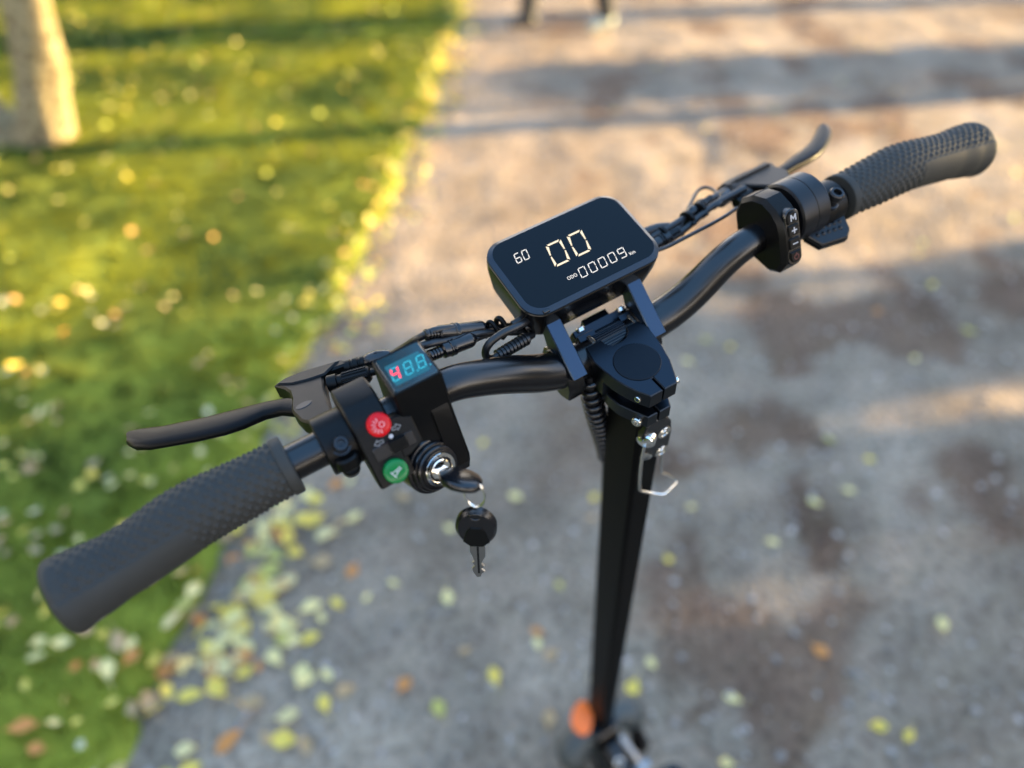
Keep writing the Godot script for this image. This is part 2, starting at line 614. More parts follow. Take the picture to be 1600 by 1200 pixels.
func stem_clamp(s: Node3D) -> void:
	# stem head, seen from above
	var b := MB.new()
	var top := V2([-23.1, 2.3, -25.7, 16.7, -24.8, 25.9, -23.2, 36.5, -20.5, 45.4, -17.2, 53.4, -12.2, 61.9, -2.2, 62.1, -2.2, 50.0, -0.6, 50.0, -0.6, 62.1, 9.6, 62.4, 12.3, 58.1, 18.6, 44.3, 22.9, 28.2, 24.6, 14.3, 25.3, 2.5, 12.1, 2.3, 10.2, 6.7, 5.7, 10.6, 0.4, 11.9, -5.6, 11.3, -9.1, 7.6, -9.9, 2.4])
	for i in top.size(): top[i] = Vector2(top[i].x, -top[i].y)
	b.prism(top, P(0, 1.5, 0), Vector3.RIGHT, Vector3.FORWARD, 13.5, 0.7, 0.5)
	var low := V2([-23.5, 2.4, -25.4, 16.7, -24.5, 25.9, -12, 30, 12, 30, 22.5, 28.2, 24.4, 14.3, 25.0, 2.6])
	for i in low.size(): low[i] = Vector2(low[i].x, -low[i].y)
	b.prism(low, P(0, -14, 0), Vector3.RIGHT, Vector3.FORWARD, 15.6, 0.2, 0.8)
	var head := part(b, "stem_head", M.anod, s)
	b = MB.new()
	b.lathe([[16.6, -0.5], [16.6, 0.35], [16.1, 0.75], [0.05, 0.75]], P(-1.4, 15.0, 33.0), Vector3.UP, 64)
	part(b, "top_cap", M.cap, head, 20)
	for q in [[P(-15.2, 7.0, 54.0), P(-1, 0.1, 0.35)], [P(13.4, 8.0, 56.5), P(1, 0.1, 0.35)]]:
		b = MB.new()
		bolt(b, q[0], q[1], 2.4, 2.6)
		part(b, "pinch_screw", M.steel, head)
	# face plate at the front of the bar
	b = MB.new()
	var arc := PackedVector2Array()
	for i in 13:
		var t := lerpf(-78, 40, i / 12.0)
		arc.append(Vector2(sin(deg_to_rad(t)) * 20.0, -cos(deg_to_rad(t)) * 20.0 - 1.0))
	for i in 13:
		var t := lerpf(40, -78, i / 12.0)
		arc.append(Vector2(sin(deg_to_rad(t)) * 14.4, -cos(deg_to_rad(t)) * 14.4))
	b.prism(arc, P(-21.5, 0, 0), Vector3.UP, Vector3.BACK, 43.0, 0.8, 0.8)
	var fp := part(b, "face_plate", M.anod, s, 28)
	b = MB.new()
	b.box(P(1.5, 2.5, -21.5), P(21, 19.0, 9.0), 1.6, Basis(Vector3.RIGHT, 0.18))
	part(b, "plate_ridge", M.anod, fp)
	b = MB.new()
	b.box(P(-3.5, 25.0, -29.0), P(57, 10.0, 10.0), 1.2)
	part(b, "bracket_bar", M.shell, fp)
	for x in [-15.2, 20.6]:
		b = MB.new()
		b.box(P(x, 5.0, -8.9), P(13.4, 18.0, 9.0), 0.6, Basis(Vector3.RIGHT, 0.42))
		part(b, "clamp_tab", M.anod, fp)
		b = MB.new()
		b.lathe([[3.3, 0], [3.6, 0.4], [3.6, 3.0], [3.0, 3.6], [0.05, 3.7]], P(x + 0.5, 11.0, -14.5), P(0, 0.55, -0.83), 18)
		b.lathe([[2.3, 0], [2.3, 8.5]], P(x + 0.5, 12.6, -6), P(0, 0, 1), 14)
		part(b, "clamp_bolt", M.steel, fp)
		b = MB.new()
		b.lathe([[3.3, 0], [3.6, 0.4], [3.6, 3.0], [3.0, 3.6], [0.05, 3.7]], P(x + 0.5, -11.2, -13.2), P(0, 0, -1), 18)
		part(b, "clamp_bolt", M.steel, fp)


func stem(s: Node3D) -> void:
	var b := MB.new()
	# rectangular tube with wide chamfers
	var sec := V2([-12.5, 18, -10, 15.5, 10, 15.5, 12.5, 18, 12.5, 52, 9.5, 55.5, -9.5, 55.5, -12.5, 52])
	for i in sec.size(): sec[i] = Vector2(sec[i].x, -sec[i].y)
	b.prism(sec, P(0, -1010, 0), Vector3.RIGHT, Vector3.FORWARD, 985.0, 0.3, 0.3)
	var st := part(b, "stem", M.stem, s)
	b = MB.new()
	b.lathe([[14.5, 0], [14.5, 30]], P(-1.4, -27, 33), Vector3.UP, 32)
	part(b, "steerer", M.paint, st)
	# pinch collar below the head
	b = MB.new()
	var c := V2([-19, 17, -21.5, 22, -22, 30, -20.5, 40, -16, 50, -10.4, 60.4, -2.2, 60.6, -2.2, 48, -0.4, 48, -0.4, 60.8, 9.0, 61.0, 12.0, 55, 17, 44, 20, 32, 20.5, 22, 18, 17])
	for i in c.size(): c[i] = Vector2(c[i].x, -c[i].y)
	b.prism(c, P(0, -25, 0), Vector3.RIGHT, Vector3.FORWARD, 12.5, 0.7, 0.7)
	var col := part(b, "stem_collar", M.anod, s)
	b = MB.new()
	bolt(b, P(-13.8, -18.6, 54.5), P(-1, 0.1, 0.45), 3.8, 4.2)
	part(b, "pinch_screw", M.steel, col)
	# folding hook: plate with screws and a bent wire hanger
	b = MB.new()
	var pl := V2([-9, -28, -2, -25, 8, -28, 15, -38, 17.2, -52, 16.6, -70, 13, -79, 6, -81, 0, -75, -6, -62, -11, -50, -11.5, -38])
	b.prism(pl, P(0, 0, 53), Vector3.RIGHT, Vector3.UP, 6.0, 0.9, 0.3)
	b.prism(MB.rrect(19, 22, 7, 5), P(2.5, -36, 44), Vector3.RIGHT, Vector3.UP, 9.4, 0.5, 0.5)
	var hk := part(b, "hook_plate", M.paint, s, 30)
	for p in [P(9.3, -48.5, 59), P(9.6, -74.2, 59)]:
		b = MB.new()
		b.lathe([[5.9, -1], [6.0, 0.3], [5.5, 0.8], [3.6, 0.6], [3.3, 0.1], [2.6, 0.1], [2.2, 0.7], [0.05, 0.8]], p, P(0, 0, 1), 24)
		part(b, "plate_screw", M.steel, hk)
	b = MB.new()
	b.lathe([[5.0, -1], [5.0, 0.3], [4.0, 0.9], [0.05, 1.0]], P(-4.2, -72.5, 57), P(-0.5, 0, 1), 24)
	part(b, "plate_screw", M.steel, hk)
	b = MB.new()
	b.lathe([[7.0, -4], [7.2, 0.2], [7.2, 1.0], [6.2, 1.2], [6.2, 1.8], [5.6, 2.8], [3.6, 3.6], [0.05, 3.8]], P(-7.0, -46.0, 58), P(-0.82, 0.1, 0.57), 28)
	b.box(P(-9.9, -45.7, 60.0), P(0.9, 7.0, 0.9), 0.1, Basis(P(-0.82, 0.1, 0.57).normalized(), 0.5))
	part(b, "pivot_screw", M.chrome, hk, 28)
	b = MB.new()
	b.tube(MB.smooth([P(-11, -47, 61), P(-10.5, -80, 60), P(-8.5, -112, 60), P(-6, -119, 60.5), P(4, -127, 64), P(11, -128, 69), P(22, -132, 66), P(30.5, -137, 62), P(30, -133, 60), P(20, -119, 58.5), P(15.5, -113, 58), P(14, -100, 57.5), P(12.3, -80, 57)], 5), 1.25, 10)
	part(b, "wire_hanger", M.steel, hk, 60)
	# spiral wrapped cable that runs down the front of the stem
	b = MB.new()
	var run := MB.smooth([P(-24, -6, 10), P(-24, -24, 12), P(-22, -42, 13), P(-17.5, -64, 12), P(-11, -90, 9), P(-5, -115, 7), P(0, -145, 6), P(2, -200, 6), P(2, -420, 6), P(2, -980, 6)], 6)
	b.tube(run, 5.2, 14)
	var cb := part(b, "cable_bundle", M.cable, s, 60)
	b = MB.new()
	var coil := []
	for i in 260:
		var f := float(i) / 259.0
		var y := lerpf(-8, -145, f)
		var k := 0
		while k < run.size() - 2 and run[k + 1].y > y: k += 1
		var t: float = clampf((y - run[k].y) / (run[k + 1].y - run[k].y), 0, 1)
		var c0: Vector3 = run[k].lerp(run[k + 1], t)
		var ang := f * TAU * 15.0
		coil.append(c0 + P(cos(ang), 0, sin(ang)) * 6.6)
	b.tube(coil, 2.3, 8)
	part(b, "spiral_wrap", M.gloss, cb, 60)


# points on the plane the brake levers lie in: x along the bar, f forwards from the bar
func lever_frame(left: bool) -> Array:
	var w := P(0, -0.343, -0.939)
	return [P(0, 55, 0) if left else P(0, 45, 0), Vector3.RIGHT, w, P(0, 0.939, -0.343)]


func icon_arrow(b: MB, o: Vector3, u: Vector3, w: Vector3, k: float, dir: float) -> void:
	var p := V2([-2.4, -0.7, 0.2, -0.7, 0.2, -1.7, 2.4, 0, 0.2, 1.7, 0.2, 0.7, -2.4, 0.7])
	var q := PackedVector2Array()
	for i in p.size(): q.append(p[i] * Vector2(dir, 1) * k)
	# an outlined arrow: thin bars along the edges
	for i in q.size():
		var a := q[i]
		var c := q[(i + 1) % q.size()]
		var d := (c - a).normalized() * 0.22
		var nn := Vector2(-d.y, d.x)
		b.prism(PackedVector2Array([a - d - nn, c + d - nn, c + d + nn, a - d + nn]), o, u, w, 0.12)


func left_controls(s: Node3D) -> void:
	# ---- brake lever perch
	var f := lever_frame(true)
	var o: Vector3 = f[0]
	var u: Vector3 = f[1]
	var w: Vector3 = f[2]
	var n: Vector3 = f[3]
	var b := MB.new()
	# outline: x along the bar, second number is the way forwards
	var out := V2([-221.8, 91, -212.9, 94, -201.4, 92, -173.6, 82.5, -171.5, 78.5, -172.1, 73, -182, 75, -188.2, 76, -191.0, 70, -194.2, 55, -196.3, 40, -197.0, 27, -194.5, 12, -194.5, -4, -212.5, -4, -213.5, 24, -217.0, 31.5, -219.0, 46, -218.0, 53, -215.7, 61, -214.8, 72, -216.7, 80.5])
	b.prism(out, o - n * 11.5, u, w, 11.5, 1.4, 1.0)
	var perch := part(b, "brake_perch", M.plastic, s, 20)
	b = MB.new()
	b.prism(V2([-220, 88, -212, 91, -201, 89.5, -176, 80.5, -189, 71, -200, 74, -211, 79]), o - n * 0.3, u, w, 1.6, 1.1)
	part(b, "raised_ridge", M.plastic, perch, 20)
	b = MB.new()
	b.lathe([[17.6, 0], [18.6, 0.8], [18.6, 18.5], [17.4, 19.4]], P(-213.6, 46.5, 0), Vector3.RIGHT, 48)
	# ear for the clamp bolt
	b.prism(MB.rrect(15, 24, 6.5, 6), P(-203.6, 51.5, 12.0), Vector3.RIGHT, P(0, 0.30, 0.95), 9.0, 1.2, 1.2)
	part(b, "clamp_ring", M.plastic, perch, 35)
	b = MB.new()
	b.prism(MB.rrect(11.0, 13, 5, 6), P(-203.6, 40, 16.0), Vector3.RIGHT, P(0, -0.5, 0.86), 15.0, 1.2, 1.2)
	part(b, "clamp_ear", M.plastic, perch, 35)
	b = MB.new()
	bolt(b, P(-203.5, 58.0, 13.5), P(0.05, 0.86, 0.5), 4.6, 8.0)
	b.lathe([[5.8, -1.2], [6.0, -0.8], [6.0, 0]], P(-203.5, 58.0, 13.5), P(0.05, 0.86, 0.5), 24)
	part(b, "clamp_bolt", M.black_steel, perch, 28)
	b = MB.new()
	var pc := PackedVector2Array()
	for i in 24: pc.append(Vector2(-210.7 + cos(TAU * i / 24) * 5.6, 46.2 + sin(TAU * i / 24) * 3.7))
	b.prism(pc, o + n * -0.4, u, w, 0.75, 0.35)
	part(b, "pivot_cap", M.black_steel, perch, 20)
	# lever blade: a bar that flattens and curls up to its tip
	b = MB.new()
	var mid := []
	var half := []
	for q in [[-212, 52, 7.0], [-221, 65, 7.6], [-233, 72, 8.6], [-247, 76, 11.5], [-258, 80, 12.5], [-275, 88, 12.0], [-292, 98, 11.6], [-304, 105, 11.2], [-312, 112, 10.6], [-318.5, 120, 7.4], [-321.5, 124.5, 2.5]]:
		mid.append(o + u * q[0] + w * q[1] - n * 6.0)
		half.append(q[2])
	var rings := []
	for i in mid.size():
		var t: Vector3 = (mid[mini(i + 1, mid.size() - 1)] - mid[maxi(i - 1, 0)]).normalized()
		var side := t.cross(n).normalized()
		var r := PackedVector3Array()
		for j in 16:
			var a := TAU * j / 16
			var ca := cos(a)
			var sa := sin(a)
			# rounded upper side, hollow lower side
			r.append(mid[i] + side * signf(ca) * pow(absf(ca), 0.7) * half[i] + n * signf(sa) * pow(absf(sa), 0.8) * (4.6 if sa > 0 else 3.2))
		rings.append(r)
	b.loft(rings)
	part(b, "brake_lever", M.lever, s, 50)
	# cable adjuster: knurled barrel and lock nut, hose joint behind it
	b = MB.new()
	var ax := (u * 0.93 + w * -0.36).normalized()
	var a0 := o + u * -186 + w * 64 - n * 5
	b.lathe([[6.2, -4], [6.4, -3.6], [6.4, 2.6], [5.0, 3.0], [5.0, 6.0]], a0, ax, 20)
	part(b, "adjuster_nut", M.plastic, perch, 30)
	b = MB.new()
	for i in 14:
		var t := TAU * i / 14
		var r1 := n * cos(t) + ax.cross(n) * sin(t)
		b.box(a0 + ax * 15.0 + r1 * 5.2, P(17.0, 1.6, 1.3), 0.25, Basis(ax, r1, ax.cross(r1)))
	b.lathe([[4.2, 5], [5.4, 6.2], [5.4, 24], [4.2, 25.2], [2.4, 25.4], [2.4, 32]], a0, ax, 20)
	part(b, "adjuster_barrel", M.plastic, perch, 30)
	b = MB.new()
	var b0 := o + u * -171 + w * 76 - n * 5
	b.lathe([[5.2, -3], [5.2, 1], [4.4, 1.4], [4.4, 2.6], [5.2, 3], [5.2, 6.5], [4.4, 7], [4.4, 8], [4.9, 8.5], [4.9, 11]], b0, ax, 20)
	part(b, "hose_joint", M.plastic, perch, 30)
	b = MB.new()
	b.tube(MB.smooth([b0 + ax * 9, b0 + ax * 14, b0 + ax * 20, b0 + ax * 26, b0 + ax * 30], 4), [3.5, 5.6, 6.2, 5.0, 3.0], 16)
	part(b, "hose_boot", M.gloss, perch, 60)

	# ---- switch box
	b = MB.new()
	var prof := V2([58, -23, 66, -20, 68.5, -14, 71.5, 0, 70.5, 5, 67.0, 11, 62, 16.5, 38.0, 36.3, 34.2, 38.8, 31.5, 36.5, 27, 27, 27, 10, 30, -10, 40, -21])
	b.prism(prof, P(-194.6, 0, 0), Vector3.UP, Vector3.BACK, 22.6, 1.3, 1.3)
	var box := part(b, "switch_box", M.plastic, s, 30)
	b = MB.new()
	var pn := P(0, 0.64, 0.77).normalized()
	var pu := Vector3.RIGHT
	var pw := P(0, 0.77, -0.64).normalized()
	var po := P(-180.5, 56.1, 21.8)   # middle of the sloping panel
	b.prism(V2([6, 9, 13.0, 9, 20.5, 4.5, 20.5, -12, 15, -14.5, 10, -16.5, 6, -16.5]), po - pn * 13.0, pu, pw, 13.2, 0.8, 0.5)
	part(b, "slider_housing", M.plastic, box)
	b = MB.new()
	b.prism(MB.rrect(26, 8.4, 1.2, 3), po + pu * 4 + pw * -7.2 - pn * 0.2, pu, pw, 0.7, 0.3)
	part(b, "slider_slot", M.gloss, box)
	b = MB.new()
	for i in 8:
		b.box(po + pu * (2.2 + i * 1.25) + pw * -6.6 + pn * 2.2, P(0.9, 7.2, 4.6), 0.25, Basis(pu, pw, pn))
	b.box(po + pu * 6.6 + pw * -6.6 + pn * 1.6, P(10.5, 6.4, 4.0), 0.4, Basis(pu, pw, pn))
	part(b, "turn_slider", M.plastic, box)
	# light button, red
	var rc := P(-179.3, 62.2, 15.6)
	b = MB.new()
	b.lathe([[7.2, -1], [7.2, 1.8], [6.8, 2.8], [5.8, 3.4], [3.0, 3.75], [0.05, 3.8]], rc, pn, 36)
	var rb := part(b, "light_button", M.red, box, 50)
	b = MB.new()
	for i in 7:
		var t := deg_to_rad(95 + i * 28)
		var d := pu * cos(t) + pw * sin(t)
		var e := pn.cross(d)
		b.box(rc + pn * 3.75 + d * 3.6, P(2.4, 0.55, 0.25), 0.02, Basis(d, e, pn))
	for i in 12:
		var t := TAU * i / 12
		var d := pu * cos(t) + pw * sin(t)
		b.box(rc + pn * 3.75 + pu * 1.4 + d * 1.5, P(0.55, 0.85, 0.25), 0.02, Basis(d, pn.cross(d), pn))
	part(b, "lamp_symbol", M.icon_pink, rb)
	# horn button, green
	var gc := P(-182.3, 39.8, 34.4)
	b = MB.new()
	b.lathe([[7.6, -1], [7.6, 2.6], [7.2, 3.5], [6.4, 4.0], [3.0, 4.2], [0.05, 4.25]], gc, pn, 36)
	var gb := part(b, "horn_button", M.green, box, 50)
	b = MB.new()
	var gu := (pu * 0.93 + pw * 0.36).normalized()
	var gw := pn.cross(gu)
	for q in [[-2.6, 0, 0.6, 5.2, 0.0], [0.2, 0.95, 4.6, 0.5, 0.17], [0.2, -0.95, 4.6, 0.5, -0.17], [2.3, 0, 0.5, 1.9, 0], [0.3, 0, 1.8, 0.5, 0], [3.2, 0, 0.45, 2.6, 0]]:
		var bs := Basis(gu, gw, pn).rotated(pn, q[4]) if q[4] != 0.0 else Basis(gu, gw, pn)
		if q[4] != 0.0: bs = Basis((gu * cos(q[4]) - gw * sin(q[4])), (gw * cos(q[4]) + gu * sin(q[4])), pn)
		b.box(gc + pn * 4.2 + gu * q[0] + gw * q[1], P(q[2], q[3], 0.25), 0.02, bs)
	part(b, "horn_symbol", M.icon, gb)
	b = MB.new()
	icon_arrow(b, po + pu * -3.4 + pw * -1.2 + pn * 0.05, pu, pw, 1.15, -1.0)
	icon_arrow(b, po + pu * 9.6 + pw * 2.6 + pn * 0.25, pu, pw, 1.15, 1.0)
	part(b, "arrow_symbol", M.print, box)
	b = MB.new()
	b.lathe([[1.35, 0], [1.3, 0.25], [0.05, 0.3]], po + pu * 4.6 + pw * -0.8 + pn * 0.4, pn, 16)
	part(b, "centre_dot", M.icon, box)

	# ---- voltage display with key lock
	b = MB.new()
	var vp := V2([77.4, -16.8, 77.6, 14.2, 62, 18.0, 52, 19, 40, 23, 14, 33, 4, 32, 3, 20, 24, 12, 30, -12, 46, -17])
	b.prism(vp, P(-165.6, 0, 0), Vector3.UP, Vector3.BACK, 31.6, 1.0, 1.0)
	var vd := part(b, "voltage_display", M.plastic, s, 25)
	# shell that runs on to the lock, one step proud with its own seam
	b = MB.new()
	var vq := V2([57, 17, 52, 21, 40, 25, 12, 36, 2, 34, 2, 22, 22, 13, 44, 14])
	b.prism(vq, P(-148, 0, 0), Vector3.UP, Vector3.BACK, 12.0, 0.6, 0.6)
	part(b, "side_shell", M.plastic, vd, 25)
	var fu := Vector3.RIGHT
	var fw := P(0, 0.006, -1)
	var fo := P(-149.5, 77.5, -1.2)
	b = MB.new()
	b.prism(MB.rrect(28.2, 28.0, 1.6, 4), fo + P(0, 0.05, 0), fu, fw, 0.45, 0.3)
	part(b, "window", M.volt_glass, vd)
	b = MB.new()
	b.prism(MB.rrect(22.5, 17.0, 0.8, 3), fo + fu * -0.2 + fw * -1.6 + P(0, 0.5, 0), fu, fw, 0.06)
	part(b, "lcd_panel", M.lcd, vd)
	for i in 3:
		var dc: Vector3 = fo + fu * (-8.0 + i * 8.4) + fw * -1.7 + P(0, 0.6, 0)
		b = MB.new()
		seg_digit(b, "8", dc, fu, fw, 5.2, 10.2, 0.75)
		if i > 0: b.box(dc + fu * 3.7 + fw * -5.0, P(0.9, 0.9, 0.12), 0.0, Basis(fu, fw, Vector3.UP))
		part(b, "digit", M.seg_off, vd)
	b = MB.new()
	seg_digit(b, "4", fo + fu * -8.0 + fw * -1.7 + P(0, 0.78, 0), fu, fw, 5.3, 10.4, 1.15)
	part(b, "lit_digit", M.seg_on, vd).set_meta("label", "lit red digit four")
	var kn := P(0.26, 0.39, 0.90).normalized()
	var kc := P(-157, 23, 38)
	b = MB.new()
	b.lathe([[18.5, -16], [18.8, -4], [18.0, -3.0], [16.6, -2.8], [16.6, -0.6], [16.0, 0.2], [14.8, 0.3], [14.6, 2.0], [13.8, 2.8], [12.8, 2.9], [12.6, 4.4], [11.4, 4.6]], kc - kn * 3.5, kn, 56)
	var lk := part(b, "key_lock", M.gloss, vd, 28)
	b = MB.new()
	b.lathe([[11.2, 0], [11.2, 1.1], [10.6, 1.7], [8.6, 1.8], [7.0, 0.8], [6.8, 1.6], [6.0, 2.0], [0.05, 2.1]], kc - kn * 0.4, kn, 48)
	part(b, "lock_barrel", M.chrome, vd, 24)


func place_mm(called: String, at: Vector3) -> Node3D:
	# a thing of its own, laid out in the scooter's millimetres round the point at
	var o := Node3D.new()
	put(o, called)
	o.transform = Transform3D(scoot_basis, bar_at + scoot_basis * at * 0.001)
	return o


func key_shapes() -> void:
	var kn := P(0.26, 0.39, 0.90).normalized()
	var at := P(-157, 23, 38) + kn * 1.5
	var k := place_mm("ignition_key", at)
	tag(k, "key with black plastic head pushed into the chrome lock under the voltage display", "key")
	var wide := P(0.87, -0.45, -0.06)
	wide = (wide - kn * wide.dot(kn)).normalized()
	var thin := kn.cross(wide)
	var b := MB.new()
	b.box(at + kn * 3.0, P(8.5, 2.2, 6.0), 0.2, Basis(wide, thin, kn))
	part(b, "blade", M.chrome, k, 30, at)
	b = MB.new()
	var rings := []
	for q in [[5.0, 4.6, 2.4], [5.6, 6.0, 3.4], [10, 9.0, 4.2], [17, 11.4, 4.5], [24, 11.2, 4.3], [30, 8.6, 3.8], [34, 4.6, 3.0], [35.5, 1.2, 1.6]]:
		var r := PackedVector3Array()
		for j in 24:
			var a := TAU * j / 24
			r.append(at + kn * q[0] + wide * signf(cos(a)) * pow(absf(cos(a)), 0.8) * q[1] + thin * signf(sin(a)) * pow(absf(sin(a)), 0.7) * q[2])
		rings.append(r)
	b.loft(rings)
	part(b, "head", M.gloss, k, 50, at)
	# split ring through the head, hanging
	var down := scoot_basis.inverse() * Vector3.DOWN
	var hole := at + kn * 30.0 + wide * 1.5
	var rc := hole + down * 8.0 + kn * 1.0
	var rg := place_mm("key_ring", rc)
	tag(rg, "small steel split ring hanging from the ignition key", "key ring")
	b = MB.new()
	var side := down.cross(thin).normalized()
	side = (side + kn * 0.5).normalized()
	for turn in 2:
		var loop := []
		for i in 33:
			var t := TAU * i / 32.0
			loop.append(rc + (down * cos(t) * 10.5 + side * sin(t) * 6.5) + thin * (turn * 1.0 - 0.5))
		b.tube(loop, 0.62, 8)
	part(b, "ring_wire", M.chrome, rg, 60, rc)
	# spare key on the ring
	var top := rc + down * 11.5
	var sp := place_mm("spare_key", top)
	tag(sp, "spare key with round black head dangling from the key ring", "key")
	# face turned to the rider, thin edge away
	var front := scoot_basis.inverse() * Vector3(-0.05, 0.12, 0.99)
	front = (front - down * front.dot(down)).normalized()
	var across := down.cross(front).normalized()
	var po := PackedVector2Array()
	for i in 36:
		var t := TAU * i / 36
		var rr := 12.4 + 0.5 * cos(2 * t)
		po.append(Vector2(cos(t) * rr, sin(t) * rr * 1.42 + 17.5))
	b = MB.new()
	b.prism(po, top - front * 3.2, across, down, 6.4, 1.8, 1.8)
	var hd := part(b, "head", M.gloss, sp, 25, top)
	b = MB.new()
	b.prism(V2([-6.0, 19, -3.5, 15, 3.5, 15, 6.0, 19, 8.5, 29, 4, 33.5, -4, 33.5, -8.5, 29]), top + front * 3.0, across, down, 0.9, 0.6)
	part(b, "grip_panel", M.plastic, hd, 20, top)
	b = MB.new()
	var er := []
	for i in 25:
		var t := TAU * i / 24
		er.append(top + front * 3.2 + across * cos(t) * 3.8 + down * (5.0 + sin(t) * 2.8))
	b.tube(er, 0.9, 8)
	part(b, "eyelet", M.gloss, hd, 60, top)
	b = MB.new()
	b.prism(V2([-5.0, 34, 5.0, 34, 5.0, 43, 3.4, 48, 2.4, 52.5, 4.0, 54.5, 2.0, 57.5, 4.2, 61, 3.6, 64.5, 1.2, 70, -1.6, 69, -2.0, 66, -4.4, 63.5, -2.0, 60.5, -4.2, 58, -2.2, 55, -3.4, 51, -5.0, 47]), top - front * 0.9, across, down, 1.8, 0.25, 0.25)
	var bl := part(b, "blade", M.blade, sp, 25, top)
	b = MB.new()
	b.prism(V2([-1.0, 37, 0.4, 37, 0.4, 65, -1.0, 65]), top + front * 0.8, across, down, 0.3)
	part(b, "blade_groove", M.black_steel, bl, 25, top)


func right_controls(s: Node3D) -> void:
	var c := P(0, 35, 0)
	# ---- button pod
	var b := MB.new()
	var prof := V2([68, -2, 65, 9, 59, 17.5, 51, 22.5, 39, 27.5, 29, 30.5, 19, 27, 14.5, 18, 16, 2, 21, -12, 30, -21, 43, -26, 56, -23, 64.5, -13])
	b.prism(prof, P(132, 0, 0), Vector3.UP, Vector3.BACK, 17.5, 0.8, 3.2)
	var pod := part(b, "button_pod", M.plastic, s, 24)
	b = MB.new()
	b.box(P(141, 64.0, -14), P(18.2, 0.5, 0.5), 0.1)
	part(b, "seam", M.gloss, pod)
	# strip of four keys down the side that faces the rider
	var n := P(-0.08, 0.41, 0.91).normalized()
	var w := P(0, 0.91, -0.41)
	var u := w.cross(n).normalized()
	w = n.cross(u)
	var o := P(142.3, 49.8, 22.6)
	b = MB.new()
	b.prism(MB.rrect(12.8, 43.0, 6.2, 8), o - n * 5.6 + w * -3.0, u, w, 6.0, 0.7)
	part(b, "key_strip", M.gloss, pod, 25)
	var ys := [14.0, 4.4, -5.6, -16.0]
	for i in 4:
		b = MB.new()
		var k := MB.rrect(9.6, 8.4, 1.2, 3)
		if i == 0: k = V2([-4.8, -4.4, 4.8, -4.4, 4.8, 0.5, 3.6, 3.2, 1.5, 4.6, -1.5, 4.6, -3.6, 3.2, -4.8, 0.5])
		if i == 3: k = V2([4.8, 4.4, -4.8, 4.4, -4.8, -0.5, -3.6, -3.2, -1.5, -4.6, 1.5, -4.6, 3.6, -3.2, 4.8, -0.5])
		b.prism(k, o + w * (ys[i] - 1.5) - n * 0.4, u, w, 2.2, 0.7)
		var kb := part(b, "key_button", M.plastic, pod, 25)
		var q: Vector3 = o + w * (ys[i] - 1.5) + n * 1.98
		b = MB.new()
		if i == 0:
			for e in [[-2.0, 0, 0.8, 5.0, 0.0], [2.0, 0, 0.8, 5.0, 0.0], [-0.9, 0.6, 0.8, 4.0, 0.5], [0.9, 0.6, 0.8, 4.0, -0.5]]:
				var cu: Vector3 = u * cos(e[4]) + w * sin(e[4])
				b.box(q + u * e[0] + w * e[1], P(e[2], e[3], 0.2), 0.0, Basis(cu, n.cross(cu), n))
		elif i < 3:
			b.box(q, P(4.6, 0.8, 0.2), 0.0, Basis(u, w, n))
			if i == 1: b.box(q + n * 0.02, P(0.8, 4.6, 0.2), 0.0, Basis(u, w, n))
		else:
			for j in 15:
				var t := deg_to_rad(115.0 + j * 310.0 / 14.0)
				var d := u * cos(t) + w * sin(t)
				b.box(q + d * 1.9, P(0.6, 0.9, 0.2), 0.0, Basis(d, n.cross(d), n))
			b.box(q + w * 1.9, P(0.6, 2.0, 0.2), 0.0, Basis(u, w, n))
		part(b, "key_symbol", M.print_red if i == 3 else M.icon, kb)
	# ---- thumb throttle
	b = MB.new()
	var tc := P(5, 41.0, -4.0)
	b.lathe([[13, 0], [14, 6]], tc + P(148, 0, 0), Vector3.RIGHT, 40)
	b.lathe([[22.0, 0], [23.6, 1.2], [23.9, 2.6], [23.9, 14.0], [23.3, 14.4]], tc + P(153.5, 0, 0), Vector3.RIGHT, 64)
	b.lathe([[23.2, 0], [23.7, 0.4], [23.7, 11.4], [22.4, 12.8], [19, 13.0]], tc + P(168.2, 0, 0), Vector3.RIGHT, 64)
	var th := part(b, "thumb_throttle", M.gloss_satin, s, 28)
	b = MB.new()
	var pu := P(0.985, 0, 0.17)
	var pw := P(-0.17, -0.36, 0.92).normalized()
	var pn := pw.cross(pu).normalized()
	var pad := V2([-9, -17, 6, -17, 9, -8, 15.5, -7.5, 19.5, -3.5, 18.0, 9, 13, 14.5, -7, 14, -13.5, 5, -12.5, -2, -9, -6])
	for i in pad.size(): pad[i] = Vector2(pad[i].x, -pad[i].y) * 1.15
	var pc := P(186.5, 30.0, 14.0)
	b.prism(pad, pc - pn * 8.0, pu, -pw, 6.5, 0.2, 1.6)
	var pd := part(b, "thumb_paddle", M.plastic, th, 25)
	b = MB.new()
	b.prism(MB.inset(pad, 0.7), pc - pn * 1.3, pu, -pw, 2.0, 0.9)
	part(b, "paddle_top", M.gloss_satin, pd, 25)
	b = MB.new()
	for i in 5:
		for j in 3:
			var x := -7.5 + i * 5.0 + (j % 2) * 2.3
			if x > 16: continue
			b.lathe([[1.9, 0], [1.3, 0.9], [0.3, 1.25], [0.05, 1.25]], pc + pu * x + pw * (-3.0 + j * 5.0) + pn * 0.5, pn, 8)
	part(b, "stud", M.gloss_satin, pd, 40)

	# ---- brake lever on the far side of the bar
	var f := lever_frame(false)
	var lo: Vector3 = f[0]
	var lu: Vector3 = f[1]
	var lw: Vector3 = f[2]
	var ln: Vector3 = f[3]
	b = MB.new()
	var out := V2([171, 87, 178, 90, 226, 91, 231, 84, 226, 76, 224, 62, 213, 44, 210, 10, 196, 8, 195, 40, 190, 56, 185, 69, 172, 70])
	b.prism(out, lo - ln * 11.5, lu, lw, 11.5, 1.4, 1.0)
